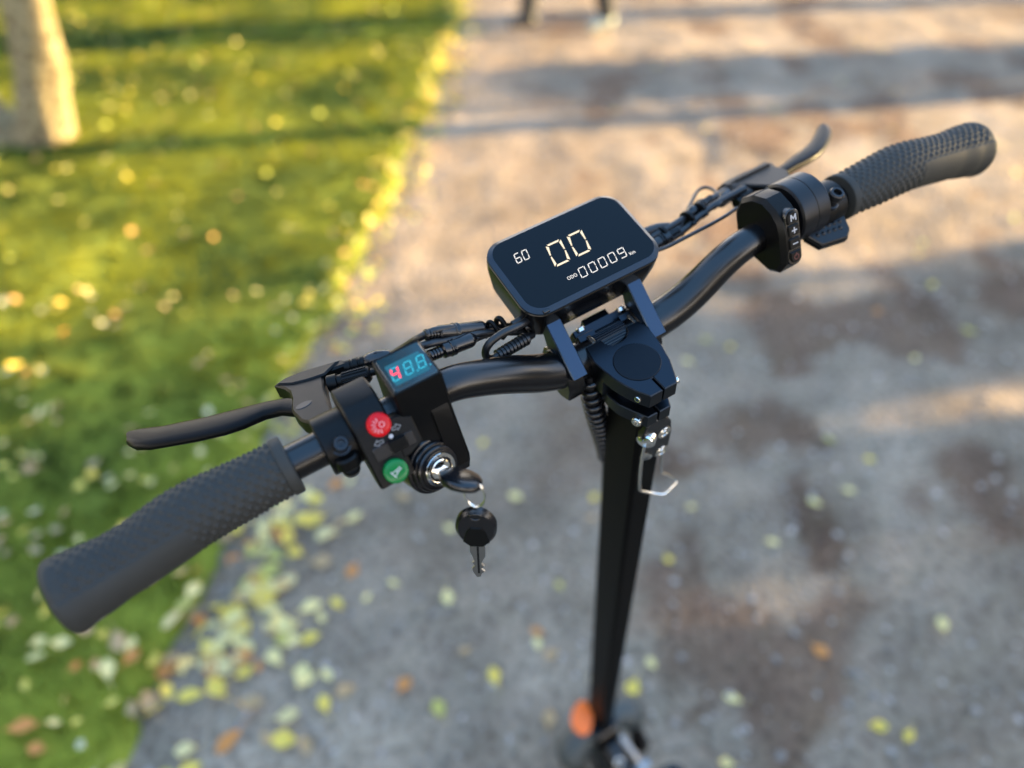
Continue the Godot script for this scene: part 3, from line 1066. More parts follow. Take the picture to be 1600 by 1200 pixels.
	var perch := part(b, "brake_perch", M.plastic, s, 20)
	b = MB.new()
	b.prism(V2([172.5, 84, 178.5, 86.5, 226, 87.5, 224, 80, 186, 79.5, 174, 76]), lo - ln * 0.3, lu, lw, 2.4, 1.2)
	part(b, "raised_ridge", M.plastic, perch, 20)
	b = MB.new()
	b.lathe([[16, 0], [16.8, 0.8], [16.8, 20.5], [16, 21.4]], P(188, 33.8, 0), Vector3.RIGHT, 48)
	part(b, "clamp_ring", M.plastic, perch, 35)
	b = MB.new()
	b.prism(MB.rrect(12, 12, 5.4, 6), P(197, 29.5, 14), Vector3.RIGHT, P(0, -0.2, 0.98), 12.0, 1.2, 1.2)
	part(b, "clamp_ear", M.plastic, perch, 35)
	b = MB.new()
	var bx := P(0.05, 0.97, 0.2).normalized()
	b.lathe([[5.6, 0], [5.8, 0.4], [5.8, 3.0], [5.2, 3.4], [4.4, 3.5], [4.4, 8.0], [4.9, 8.2]], P(191.5, 44.5, 11.5), bx, 28)
	bolt(b, P(191.5, 44.5, 11.5) + bx * 8.0, bx, 5.6, 6.0)
	part(b, "clamp_bolt", M.black_steel, perch, 28)
	b = MB.new()
	var mid := []
	var half := []
	for q in [[222, 70, 6.5], [237, 72, 6.8], [252, 75, 9.5], [266, 78, 10.0], [280, 83, 9.0], [296, 92, 8.2], [308, 100, 7.6], [316, 107, 6.6], [321.5, 112, 4.6], [323.5, 114.5, 1.8]]:
		mid.append(lo + lu * q[0] + lw * q[1] - ln * 6.0)
		half.append(q[2])
	var rings := []
	for i in mid.size():
		var t: Vector3 = (mid[mini(i + 1, mid.size() - 1)] - mid[maxi(i - 1, 0)]).normalized()
		var side := t.cross(ln).normalized()
		var r := PackedVector3Array()
		for j in 16:
			var a := TAU * j / 16
			var ca := cos(a)
			var sa := sin(a)
			r.append(mid[i] + side * signf(ca) * pow(absf(ca), 0.7) * half[i] + ln * signf(sa) * pow(absf(sa), 0.8) * (4.6 if sa > 0 else 3.2))
		rings.append(r)
	b.loft(rings)
	part(b, "brake_lever", M.lever, s, 50)
	var ax := P(-0.97, 0.05, 0.22).normalized()
	b = MB.new()
	var a0 := lo + lu * 178 + lw * 76 - ln * 5
	b.lathe([[6.0, -5], [6.2, 2], [5.0, 2.6], [5.0, 6]], a0, ax, 20)
	b.lathe([[5.6, 0], [5.6, 12], [4.4, 13], [4.2, 18]], lo + lu * 182 + lw * 62 - ln * 6, ax, 20)
	part(b, "adjuster_nut", M.plastic, perch, 30)
	b = MB.new()
	b.lathe([[4.2, 6], [5.6, 7], [5.6, 19], [4.4, 20], [3.2, 20.5], [3.2, 28]], a0, ax, 20)
	part(b, "adjuster_barrel", M.gloss, perch, 30)


func hose(s: Node3D, pts: Array, rad, called := "cable", m: Material = null) -> MeshInstance3D:
	var b := MB.new()
	b.tube(MB.smooth(pts, 6), rad, 12)
	return part(b, called, m if m else M.cable, s, 60)


func plug(parent: Node, a: Vector3, c: Vector3, r: float) -> void:
	# moulded connector with ribbed ends
	var b := MB.new()
	var ax := (c - a).normalized()
	var l := a.distance_to(c)
	var p := [[r * 0.5, 0.0]]
	for i in 4: p.append_array([[r * 0.75, 1.0 + i * 2.2], [r * 0.75, 2.0 + i * 2.2], [r * 0.6, 2.2 + i * 2.2], [r * 0.6, 3.0 + i * 2.2]])
	p.append_array([[r, 11], [r, l * 0.5 - 3], [r * 1.12, l * 0.5 - 2.6], [r * 1.12, l * 0.5 - 1.8], [r * 0.97, l * 0.5 - 1.4], [r * 1.12, l * 0.5], [r * 1.12, l * 0.5 + 0.8], [r * 0.97, l * 0.5 + 1.2], [r * 1.0, l - 5], [r * 0.9, l - 3], [r * 0.5, l]])
	b.lathe(p, a, ax, 18)
	part(b, "plug", M.gloss, parent, 30)


func cables(s: Node3D) -> void:
	# left loom: from the brake and displays to the middle
	var c := hose(s, [P(-143, 28, -59.5), P(-135, 40, -50), P(-127, 55, -38), P(-116, 58, -35), P(-100, 50.5, -35), P(-88, 42, -35), P(-74, 33, -36), P(-55, 22, -38), P(-30, 10, -34)], [2.6, 2.6])
	plug(c, P(-124, 58.6, -35), P(-80, 38.5, -35), 5.2)
	hose(s, [P(-146, 40, -44), P(-127, 54, -31), P(-112, 50, -30), P(-94, 44, -30), P(-83, 39, -30), P(-70, 31, -31), P(-45, 16, -30)], 2.7)
	c = hose(s, [P(-145, 50, -20), P(-126, 48, -26), P(-112, 45, -26), P(-98, 42, -27), P(-86, 38, -30), P(-72, 30, -33), P(-40, 12, -32)], 2.4)
	plug(c, P(-128, 49.5, -25), P(-92, 42, -28), 5.4)
	hose(s, [P(-82, 30, -34), P(-78, 40, -36), P(-76, 42, -33), P(-75, 36, -28), P(-77, 28, -30)], 1.6, "cable_tie", M.plastic)
	hose(s, [P(-72, 26, -36), P(-70, 37, -38), P(-68, 39, -35), P(-67, 32, -30), P(-70, 24, -32)], 1.9, "cable_tie", M.plastic)
	# loop under the dashboard with a ribbed strain relief
	c = hose(s, [P(-46, 36, -28), P(-58, 43, -20), P(-66, 45, -18), P(-76, 45.5, -18), P(-85, 43, -18), P(-90, 38, -18), P(-90.5, 31, -18), P(-86, 26, -18), P(-78, 26, -19), P(-66, 25, -20), P(-50, 22, -24)], 2.7)
	var b := MB.new()
	var st := []
	for i in 9: st.append_array([[4.4 + 0.05 * i, i * 3.0], [4.4 + 0.05 * i, i * 3.0 + 1.7], [3.6 + 0.05 * i, i * 3.0 + 1.9], [3.6 + 0.05 * i, i * 3.0 + 2.8]])
	b.lathe(st, P(-82, 25.8, -18.4), P(28, -2.4, -4), 16)
	part(b, "strain_relief", M.cable, c, 30)
	hose(s, [P(-62, 34, -30), P(-48, 36, -30), P(-40, 30, -34), P(-28, 22, -36), P(-10, 16, -38), P(15, 14, -40)], 3.0)
	hose(s, [P(-54, 30, -26), P(-42, 32, -22), P(-36, 28, -28), P(-34, 14, -34), P(-30, -6, -20), P(-27, -10, 8)], 2.6)
	# right loom
	c = hose(s, [P(172, 17, -72), P(155, 20, -68), P(141, 21, -65), P(126, 22, -62), P(110, 23.5, -58), P(95, 24, -56), P(80, 24.5, -55), P(50, 20, -52), P(10, 12, -44)], 3.0)
	plug(c, P(152, 20.4, -68), P(122, 22.4, -61), 5.0)
	c = hose(s, [P(178, 25, -58), P(160, 24, -58), P(144, 24, -57), P(128, 23, -54), P(112, 21, -51), P(98, 20, -49), P(60, 18, -46), P(20, 10, -40)], 2.8)
	plug(c, P(104, 21, -52), P(66, 20, -49), 6.0)
	hose(s, [P(110, 17, -52), P(100, 22, -58), P(84, 26, -60), P(60, 26, -58), P(30, 16, -48)], 4.2)
	hose(s, [P(60, 34, -34), P(72, 33.5, -32), P(84, 32, -33), P(100, 32.5, -33), P(120, 33, -33), P(136, 32, -35), P(150, 30, -38), P(162, 30, -34)], 1.5)
	hose(s, [P(108, 20, -54), P(114, 24, -58), P(127, 20, -68), P(146, 15, -82), P(158, 12, -90), P(166, 12, -90), P(166, 15, -80), P(158, 20, -66), P(149, 25, -55), P(140, 22, -56)], 1.5)
	for q in [P(116, 22, -57), P(131, 22, -60), P(88, 22, -55)]:
		b = MB.new()
		b.lathe([[6.6, 0], [7.2, 0.3], [7.2, 3.0], [6.6, 3.3]], q, P(1, 0, -0.2), 16)
		b.box(q + P(1, 2, 8.0), P(3, 2, 3.4), 0.3)
		part(b, "cable_tie", M.plastic, s, 30)


func lower(s: Node3D) -> void:
	# below the hinge the scooter stands level lengthwise: build in those axes
	var inv := scoot_basis.inverse()
	var xl := Vector3.RIGHT
	var fw := (inv * Vector3.UP.cross(scoot_basis.x)).normalized()  # forwards on the ground
	var up := xl.cross(-fw).normalized()
	if up.dot(inv * Vector3.UP) < 0: up = -up
	if fw.z > 0: fw = -fw
	var hinge := P(0, -1000, 35)
	var wh: Vector3 = scoot_basis * hinge * 0.001 + bar_at
	var g := hinge - up * (wh.y * 1000.0 / (scoot_basis * up).y)   # the ground below the hinge
	var bs := Basis(xl, up, -fw)
	var L := func(x: float, y: float, z: float) -> Vector3: return g + xl * x + up * y - fw * z
	# hinge block and neck
	var b := MB.new()
	b.box(hinge + P(0, -2, 0), P(46, 60, 58), 5.0)
	b.lathe([[19, 0], [19, 62]], L.call(0, 196, -4), up, 28)
	var nk := part(b, "folding_hinge", M.paint, s, 30)
	b = MB.new()
	b.tube([L.call(16, 262, 40), L.call(20, 250, 66), L.call(24, 232, 84)], [5, 6], 12)
	b.box(L.call(25, 226, 92), P(26, 10, 16), 2.5, bs)
	part(b, "latch_lever", M.blade, nk, 40)
	b = MB.new()
	bolt(b, L.call(-6, 226, 62), up - fw * 0.8, 9, 7)
	part(b, "hinge_bolt", M.steel, nk, 28)
	# fork shoulders, sprung arms, wheel
	var axle: Vector3 = L.call(0, 105, 30)
	for sd in [-1.0, 1.0]:
		b = MB.new()
		b.tube(MB.smooth([L.call(sd * 14, 246, -2), L.call(sd * 40, 232, -4), L.call(sd * 62, 214, -2), L.call(sd * 66, 190, 6)], 5), [20, 26, 32, 24], 18)
		var fk := part(b, "fork_shoulder", M.fork, s, 50)
		b = MB.new()
		b.tube(MB.smooth([L.call(sd * 66, 196, 8), L.call(sd * 68, 166, 6), L.call(sd * 68, 132, 16), L.call(sd * 66, 105, 30)], 5), [18, 16, 15, 18], 16)
		b.lathe([[16, 0], [16, 10], [12, 13], [0.1, 13]], axle + xl * sd * 62, xl * sd, 20)
		part(b, "swing_arm", M.paint, s, 50)
	b = MB.new()
	var rf: Vector3 = L.call(-30, 326, -6)
	b.prism(V2([-19, -22, -24, -8, -20, 6, -8, 18, 8, 24, 18, 20, 20, 6, 14, -12, 0, -26, -11, -27]), rf - up * 6, xl, (up * 0.55 + fw * 0.83).normalized(), 9.0, 1.5, 1.5)
	part(b, "reflector", M.orange, s, 30).set_meta("label", "bright orange reflector beside the stem foot")
	b = MB.new()
	b.box(L.call(0, 246, -2), P(62, 22, 40), 6.0, bs)
	part(b, "fork_crown", M.paint, s, 30)
	wheel(s, axle, xl, 0.83)
	# deck and rear wheel, behind and below the picture
	b = MB.new()
	b.prism(MB.rrect(190, 520, 24, 6), L.call(0, 118, 360), xl, -fw * -1.0, 58, 4, 10)
	var dk := part(b, "deck", M.paint, s, 30)
	b = MB.new()
	b.prism(MB.rrect(172, 490, 18, 6), L.call(0, 176.2, 360), xl, fw, 2.0, 0.6)
	part(b, "grip_mat", M.rubber, dk, 30)
	b = MB.new()
	b.tube(MB.smooth([L.call(0, 226, 24), L.call(0, 196, 66), L.call(0, 156, 110), L.call(0, 148, 150)], 5), [26, 30, 34, 34], 18)
	part(b, "deck_neck", M.paint, s, 50)
	wheel(s, L.call(0, 105, 740), xl, 0.83)
	for sd in [-1.0, 1.0]:
		b = MB.new()
		b.tube(MB.smooth([L.call(sd * 60, 150, 600), L.call(sd * 66, 125, 680), L.call(sd * 66, 105, 740)], 5), [16, 15, 18], 16)
		part(b, "swing_arm", M.paint, s, 50)
	b = MB.new()
	b.tube([L.call(-92, 120, 260), L.call(-128, 62, 270), L.call(-158, 26, 276)], 8, 12)
	part(b, "side_stand", M.black_steel, s, 50)


func wheel(s: Node3D, c: Vector3, ax: Vector3, k: float) -> void:
	var b := MB.new()
	var prof := []
	for i in 15:
		var t := lerpf(-115, 115, i / 14.0)
		prof.append([k * (96.0 + cos(deg_to_rad(t)) * 31.0), sin(deg_to_rad(t)) * 30.0])
	prof.push_front([k * 70, -22]); prof.append([k * 70, 22])
	b.lathe(prof, c, ax, 48)
	var w := part(b, "wheel", M.tyre, s, 50)
	b = MB.new()
	b.lathe([[k * 84, -24], [k * 84, -20], [k * 60, -30], [20, -34], [20, 34], [k * 60, 30], [k * 84, 20], [k * 84, 24]], c, ax, 40)
	part(b, "hub_motor", M.black_steel, w, 30)


# ---------------------------------------------------------------- the park
const SUN_H := Vector3(0.984, 0, -0.177)    # level direction towards the sun
const SUN_Q := Vector3(0.177, 0, 0.984)
var nz := FastNoiseLite.new()

func edge_x(z: float) -> float:
	var e := 0.0
	if z > -1.3: e = -0.74
	elif z > -1.92: e = lerpf(-0.74, -0.71, (-1.3 - z) / 0.62)
	elif z > -3.34: e = lerpf(-0.71, -0.51, (-1.92 - z) / 1.42)
	else: e = lerpf(-0.51, -0.39, clampf((-3.34 - z) / 4.06, 0, 1))
	return e + nz.get_noise_2d(z * 90.0, 7.0) * 0.09 + nz.get_noise_2d(z * 400.0, 90.0) * 0.035

func steps(a: float, b: float, fine_a: float, fine_b: float, d: float) -> Array:
	var o := []
	var x := fine_a
	while x < fine_b:
		o.append(x); x += d
	var k := d
	while x < b:
		o.append(x); k *= 1.35; x += k
	o.append(b)
	x = fine_a - d; k = d
	while x > a:
		o.push_front(x); k *= 1.35; x -= k
	o.push_front(a)
	return o

func path_h(x: float, z: float) -> float:
	var h := nz.get_noise_2d(x * 60, z * 60) * 0.018 + nz.get_noise_2d(x * 260 + 50, z * 260) * 0.014 + nz.get_noise_2d(x * 900, z * 900 + 30) * 0.008
	# worn track that runs along the path
	var t := x - 0.95 - 0.12 * sin(z * 1.3)
	h -= 0.014 * exp(-t * t / 0.02)
	var at := Vector2(x - 0.23, z + 0.9).length()
	return h * smoothstep(0.12, 0.35, at)

func lawn_h(x: float, z: float) -> float:
	var d := edge_x(z) - x
	return lerpf(-0.035, 0.022, smoothstep(-0.02, 0.10, d)) + nz.get_noise_2d(x * 80, z * 80 + 400) * 0.02 * smoothstep(0.0, 0.4, d)

func sheet(xs: Array, zs: Array, hf: Callable, cf: Callable) -> ArrayMesh:
	var st := SurfaceTool.new()
	st.begin(Mesh.PRIMITIVE_TRIANGLES)
	st.set_smooth_group(0)
	for z in zs:
		for x in xs:
			st.set_color(cf.call(x, z))
			st.add_vertex(Vector3(x, hf.call(x, z), z))
	var n := xs.size()
	for j in zs.size() - 1:
		for i in n - 1:
			var a := j * n + i
			for q in [a, a + 1, a + n, a + 1, a + n + 1, a + n]: st.add_index(q)
	st.generate_normals()
	return st.commit()

func structure(o: Node) -> void:
	o.set_meta("kind", "structure")

func grounds() -> void:
	var gm := mat(0.07, 0.10, 0.02, 0.95)
	var pm := PlaneMesh.new()
	pm.size = Vector2(1400, 1400)
	var g := inst(pm, gm, "ground")
	g.position = Vector3(0, -0.14, 0)
	structure(g)
	# gravel path
	var fine := noise_image(512, 11, 0.035, 5)
	var mm := mat(1, 1, 1, 0.92, 0.0, 0.25)
	mm.albedo_texture = ramp_texture(fine, [[0.0, 0.40, 0.39, 0.39], [0.40, 0.80, 0.78, 0.77], [0.58, 0.98, 0.98, 0.98], [1.0, 1.0, 1.0, 1.0]])
	mm.normal_enabled = true
	mm.normal_texture = bump_of(fine, 9.0)
	mm.normal_scale = 0.8
	mm.vertex_color_use_as_albedo = true
	triplanar(mm, 1.7)
	var xs := steps(-1.6, 26.0, -1.0, 4.2, 0.04)
	var zs := steps(-60.0, 14.0, -7.6, 0.2, 0.04)
	var pc := func(x: float, z: float) -> Color:
		var n1 := nz.get_noise_2d(x * 75 + 300, z * 75)
		var n2 := nz.get_noise_2d(x * 240, z * 240 + 500)
		var c := Vector3(0.215, 0.160, 0.112).lerp(Vector3(0.285, 0.222, 0.160), clampf(n1 * 1.2 + 0.4, 0, 1))
		# damp earth showing through, most of it right of the stem
		var damp := smoothstep(0.10, 0.32, nz.get_noise_2d(x * 110 + 900, z * 70 + 40) + n2 * 0.45)
		for q in [[0.72, -1.62, 0.24, 0.13], [0.50, -1.48, 0.16, 0.06], [0.83, -1.24, 0.05, 0.16], [1.33, -1.42, 0.12, 0.20], [0.60, -0.86, 0.12, 0.08], [0.46, -1.02, 0.05, 0.16]]:
			var e := Vector2((x - q[0]) / q[2], (z - q[1]) / q[3]).length() + n2 * 0.9
			damp = maxf(damp, 1.0 - smoothstep(0.6, 1.2, e))
		c = c.lerp(Vector3(0.115, 0.066, 0.040), damp * 0.8 * smoothstep(-0.2, 0.5, x))
		c *= 1.0 + n2 * 0.42 + nz.get_noise_2d(x * 700, z * 700) * 0.22
		return Color(c.x, c.y, c.z)
	var p := inst(sheet(xs, zs, path_h, pc), mm, "path")
	structure(p)
	# loose stones pressed into the path
	var sb := MB.new()
	var rings := []
	for q in [[0.0, -0.35], [0.8, -0.3], [1.0, 0.1], [0.6, 0.6], [0.0, 0.7]]:
		var r := PackedVector3Array()
		for j in 6: r.append(Vector3(cos(TAU * j / 6) * q[0], q[1], sin(TAU * j / 6) * q[0] * 0.8))
		rings.append(r)
	sb.loft(rings, false)
	var stone := sb.mesh(Vector3.ZERO, 1.0, 60)
	var smat := mat(1, 1, 1, 0.8)
	smat.vertex_color_use_as_albedo = true
	var tf := []
	var cs := []
	for i in 16000:
		var z := -7.4 * pow(rng.randf(), 1.25) + 0.1
		var x := rng.randf_range(-0.75, 4.6)
		if x < edge_x(z) - 0.05: continue
		var r := 0.0022 + 0.011 * pow(rng.randf(), 4.0)
		tf.append(Transform3D(Basis(Vector3.UP, rng.randf() * TAU).scaled(Vector3(r, r * 0.7, r)), Vector3(x, path_h(x, z) + r * 0.1, z)))
		var k := rng.randf_range(0.16, 0.40)
		cs.append(Color(k * 1.0, k * 0.86, k * 0.74))
	multi("gravel", stone, smat, tf, cs)
	# lawn
	var lm := mat(1, 1, 1, 0.95, 0, 0.2)
	var ln := noise_image(512, 21, 0.05, 4)
	lm.albedo_texture = ramp_texture(ln, [[0.0, 0.55, 0.5, 0.5], [0.5, 0.9, 0.9, 0.9], [1.0, 1, 1, 1]])
	lm.vertex_color_use_as_albedo = true
	triplanar(lm, 2.0)
	var lc := func(x: float, z: float) -> Color:
		var t := clampf(nz.get_noise_2d(x * 60 + 10, z * 60) + 0.5, 0, 1)
		var c := Vector3(0.075, 0.105, 0.02).lerp(Vector3(0.31, 0.31, 0.035), t)
		return Color(c.x, c.y, c.z)
	var l := inst(sheet(steps(-60, -0.25, -5.0, -0.3, 0.06), steps(-60, 14, -8.0, 0.2, 0.06), lawn_h, lc), lm, "lawn")
	structure(l)
	# grass blades
	var gb := SurfaceTool.new()
	gb.begin(Mesh.PRIMITIVE_TRIANGLES)
	for i in 10:
		var a := rng.randf() * TAU
		var q := Vector3(cos(a), 0, sin(a)) * rng.randf_range(0.0, 0.024)
		var lean := Vector3(rng.randf_range(-1, 1), 0, rng.randf_range(-1, 1)) * 0.022
		var h := rng.randf_range(0.012, 0.028)
		var sd := Vector3(-sin(a), 0, cos(a)) * 0.0010
		var m := q + lean * 0.4 + Vector3.UP * h * 0.6
		var t := q + lean + Vector3.UP * h
		for v in [q - sd, m - sd * 0.8, q + sd, q + sd, m - sd * 0.8, m + sd * 0.8, m - sd * 0.8, t, m + sd * 0.8]:
			gb.set_normal((Vector3.UP * 0.55 + Vector3(cos(a), 0, sin(a))).normalized())
			gb.add_vertex(v)
	var gmat := mat(1, 1, 1, 0.55, 0, 0.3)
	gmat.vertex_color_use_as_albedo = true
	gmat.backlight_enabled = true
	gmat.backlight = Color(0.9, 0.9, 0.9)
	tf = []; cs = []
	for i in 90000:
		var z := -8.2 * pow(rng.randf(), 0.85) + 0.2
		var x := -0.3 - 7.6 * rng.randf()
		if x > edge_x(z) + rng.randf_range(-0.06, 0.03): continue
		if x < -2.3 + z * 0.8: continue
		var sc := rng.randf_range(0.7, 1.35)
		tf.append(Transform3D(Basis(Vector3.UP, rng.randf() * TAU).scaled(Vector3.ONE * sc), Vector3(x, lawn_h(x, z) - 0.003, z)))
		var t := clampf(nz.get_noise_2d(x * 100 + 70, z * 100) * 1.1 + 0.42 + rng.randf_range(-0.25, 0.25), 0, 1)
		var c := Vector3(0.035, 0.075, 0.018).lerp(Vector3(0.54, 0.56, 0.033), t)
		cs.append(Color(c.x, c.y, c.z))
	multi("grass", gb.commit(), gmat, tf, cs)


func multi(called: String, m: Mesh, mtl: Material, tf: Array, cs: Array, parent: Node = self) -> MultiMeshInstance3D:
	var mm := MultiMesh.new()
	mm.transform_format = MultiMesh.TRANSFORM_3D
	mm.use_colors = true
	mm.mesh = m
	mm.instance_count = tf.size()
	for i in tf.size():
		mm.set_instance_transform(i, tf[i])
		mm.set_instance_color(i, cs[i])
	var o := MultiMeshInstance3D.new()
	o.multimesh = mm
	o.material_override = mtl
	put(o, called, parent)
	o.set_meta("kind", "stuff")
	if parent == self:
		tag(o, {"gravel": "small loose stones scattered over the gravel path", "grass": "short green and yellowish grass blades of the lawn", "far_leaves": "fallen yellow leaves scattered over the farther lawn and along its edge"}.get(called, called), {"gravel": "gravel", "grass": "grass", "far_leaves": "leaves"}.get(called, called))
	return o


# ---------------------------------------------------------------- fallen leaves
func leaf_mesh(curl: float, wide: float, fold: float) -> ArrayMesh:
	var st := SurfaceTool.new()
	st.begin(Mesh.PRIMITIVE_TRIANGLES)
	st.set_smooth_group(0)
	var w := [0.0, 0.62, 0.98, 0.86, 0.5, 0.0]
	var n := 6
	for i in n:
		var t := float(i) / (n - 1)
		var z := (t - 0.5)
		var y := curl * (z * z) * 1.4 + 0.05
		for s in [-1.0, 0.0, 1.0]:
			st.add_vertex(Vector3(s * w[i] * wide * 0.5, y + absf(s) * fold * w[i] + 0.03 * s * sin(t * 9.0), z))
	for i in n - 1:
		for k in 2:
			var a := i * 3 + k
			for q in [a, a + 1, a + 3, a + 1, a + 4, a + 3]: st.add_index(q)
	# stalk
	var base := n * 3
	for p in [Vector3(-0.012, 0.06 + curl * 0.3, 0.48), Vector3(0.012, 0.06 + curl * 0.3, 0.48), Vector3(0.05, 0.12 + curl * 0.5, 0.92), Vector3(0.07, 0.12 + curl * 0.5, 0.92)]: st.add_vertex(p)
	for q in [0, 1, 2, 1, 3, 2]: st.add_index(base + q)
	st.generate_normals()
	return st.commit()

var leaf_meshes := []
var leaf_mats := []
const LEAF_COLOR := ["bright yellow", "pale yellow", "orange", "tan brown", "greenish", "cream white"]

func leaf_place(x: float, z: float) -> String:
	var d := x - edge_x(z)
	var cm := Vector3(x, -1.55, z).rotated(Vector3.RIGHT, deg_to_rad(40))
	var px := Vector2(800 + cm.x / -cm.z * 1110, 600 - cm.y / -cm.z * 1110)
	if d > 0.14:
		if px.x < 560: return "on the gravel just right of the leaf strip" if px.y > 900 else "on the gravel under the left grip"
		if px.x < 700: return "on the gravel below the switch box" if px.y < 960 else "on the gravel low between grip and stem"
		if px.x < 940: return "on the gravel by the dangling key" if px.y < 960 else "on the gravel left of the stem foot"
		if px.x < 1150: return "on the gravel close right of the stem foot" if px.y > 980 else ("on the gravel beside the wire hanger" if px.y > 660 else "on the gravel right of the stem head")
		if px.x < 1380: return "on the gravel in the lower right" if px.y > 960 else ("on the gravel by the damp patch" if px.y > 560 else "on the gravel under the throttle")
		return "on the gravel near the lower right corner" if px.y > 900 else "on the gravel far right below the right grip"
	if d > -0.16:
		if px.y > 1080: return "in the leaf strip at the bottom of the lawn edge"
		if px.y > 960: return "in the leaf strip halfway down the lawn edge"
		if px.y > 850: return "in the leaf strip beside the left grip"
		if px.y > 640: return "at the lawn edge under the brake lever"
		return "at the lawn edge behind the voltage display"
	if px.y > 1080: return "in the grass near the lower left corner" if px.x < 160 else "in the grass at the bottom left of the leaf strip"
	if px.y > 930: return "in the grass under the left grip end" if px.x < 200 else "in the grass below the left grip"
	if px.y > 760: return "in the grass beside the left grip end" if px.x < 200 else "in the grass close behind the left grip"
	if px.y > 640: return "in the grass left of the brake lever" if px.x < 200 else "in the grass under the brake lever"
	return "in the grass beyond the brake lever" if px.x > 200 else "in the sunlit grass at the left margin"

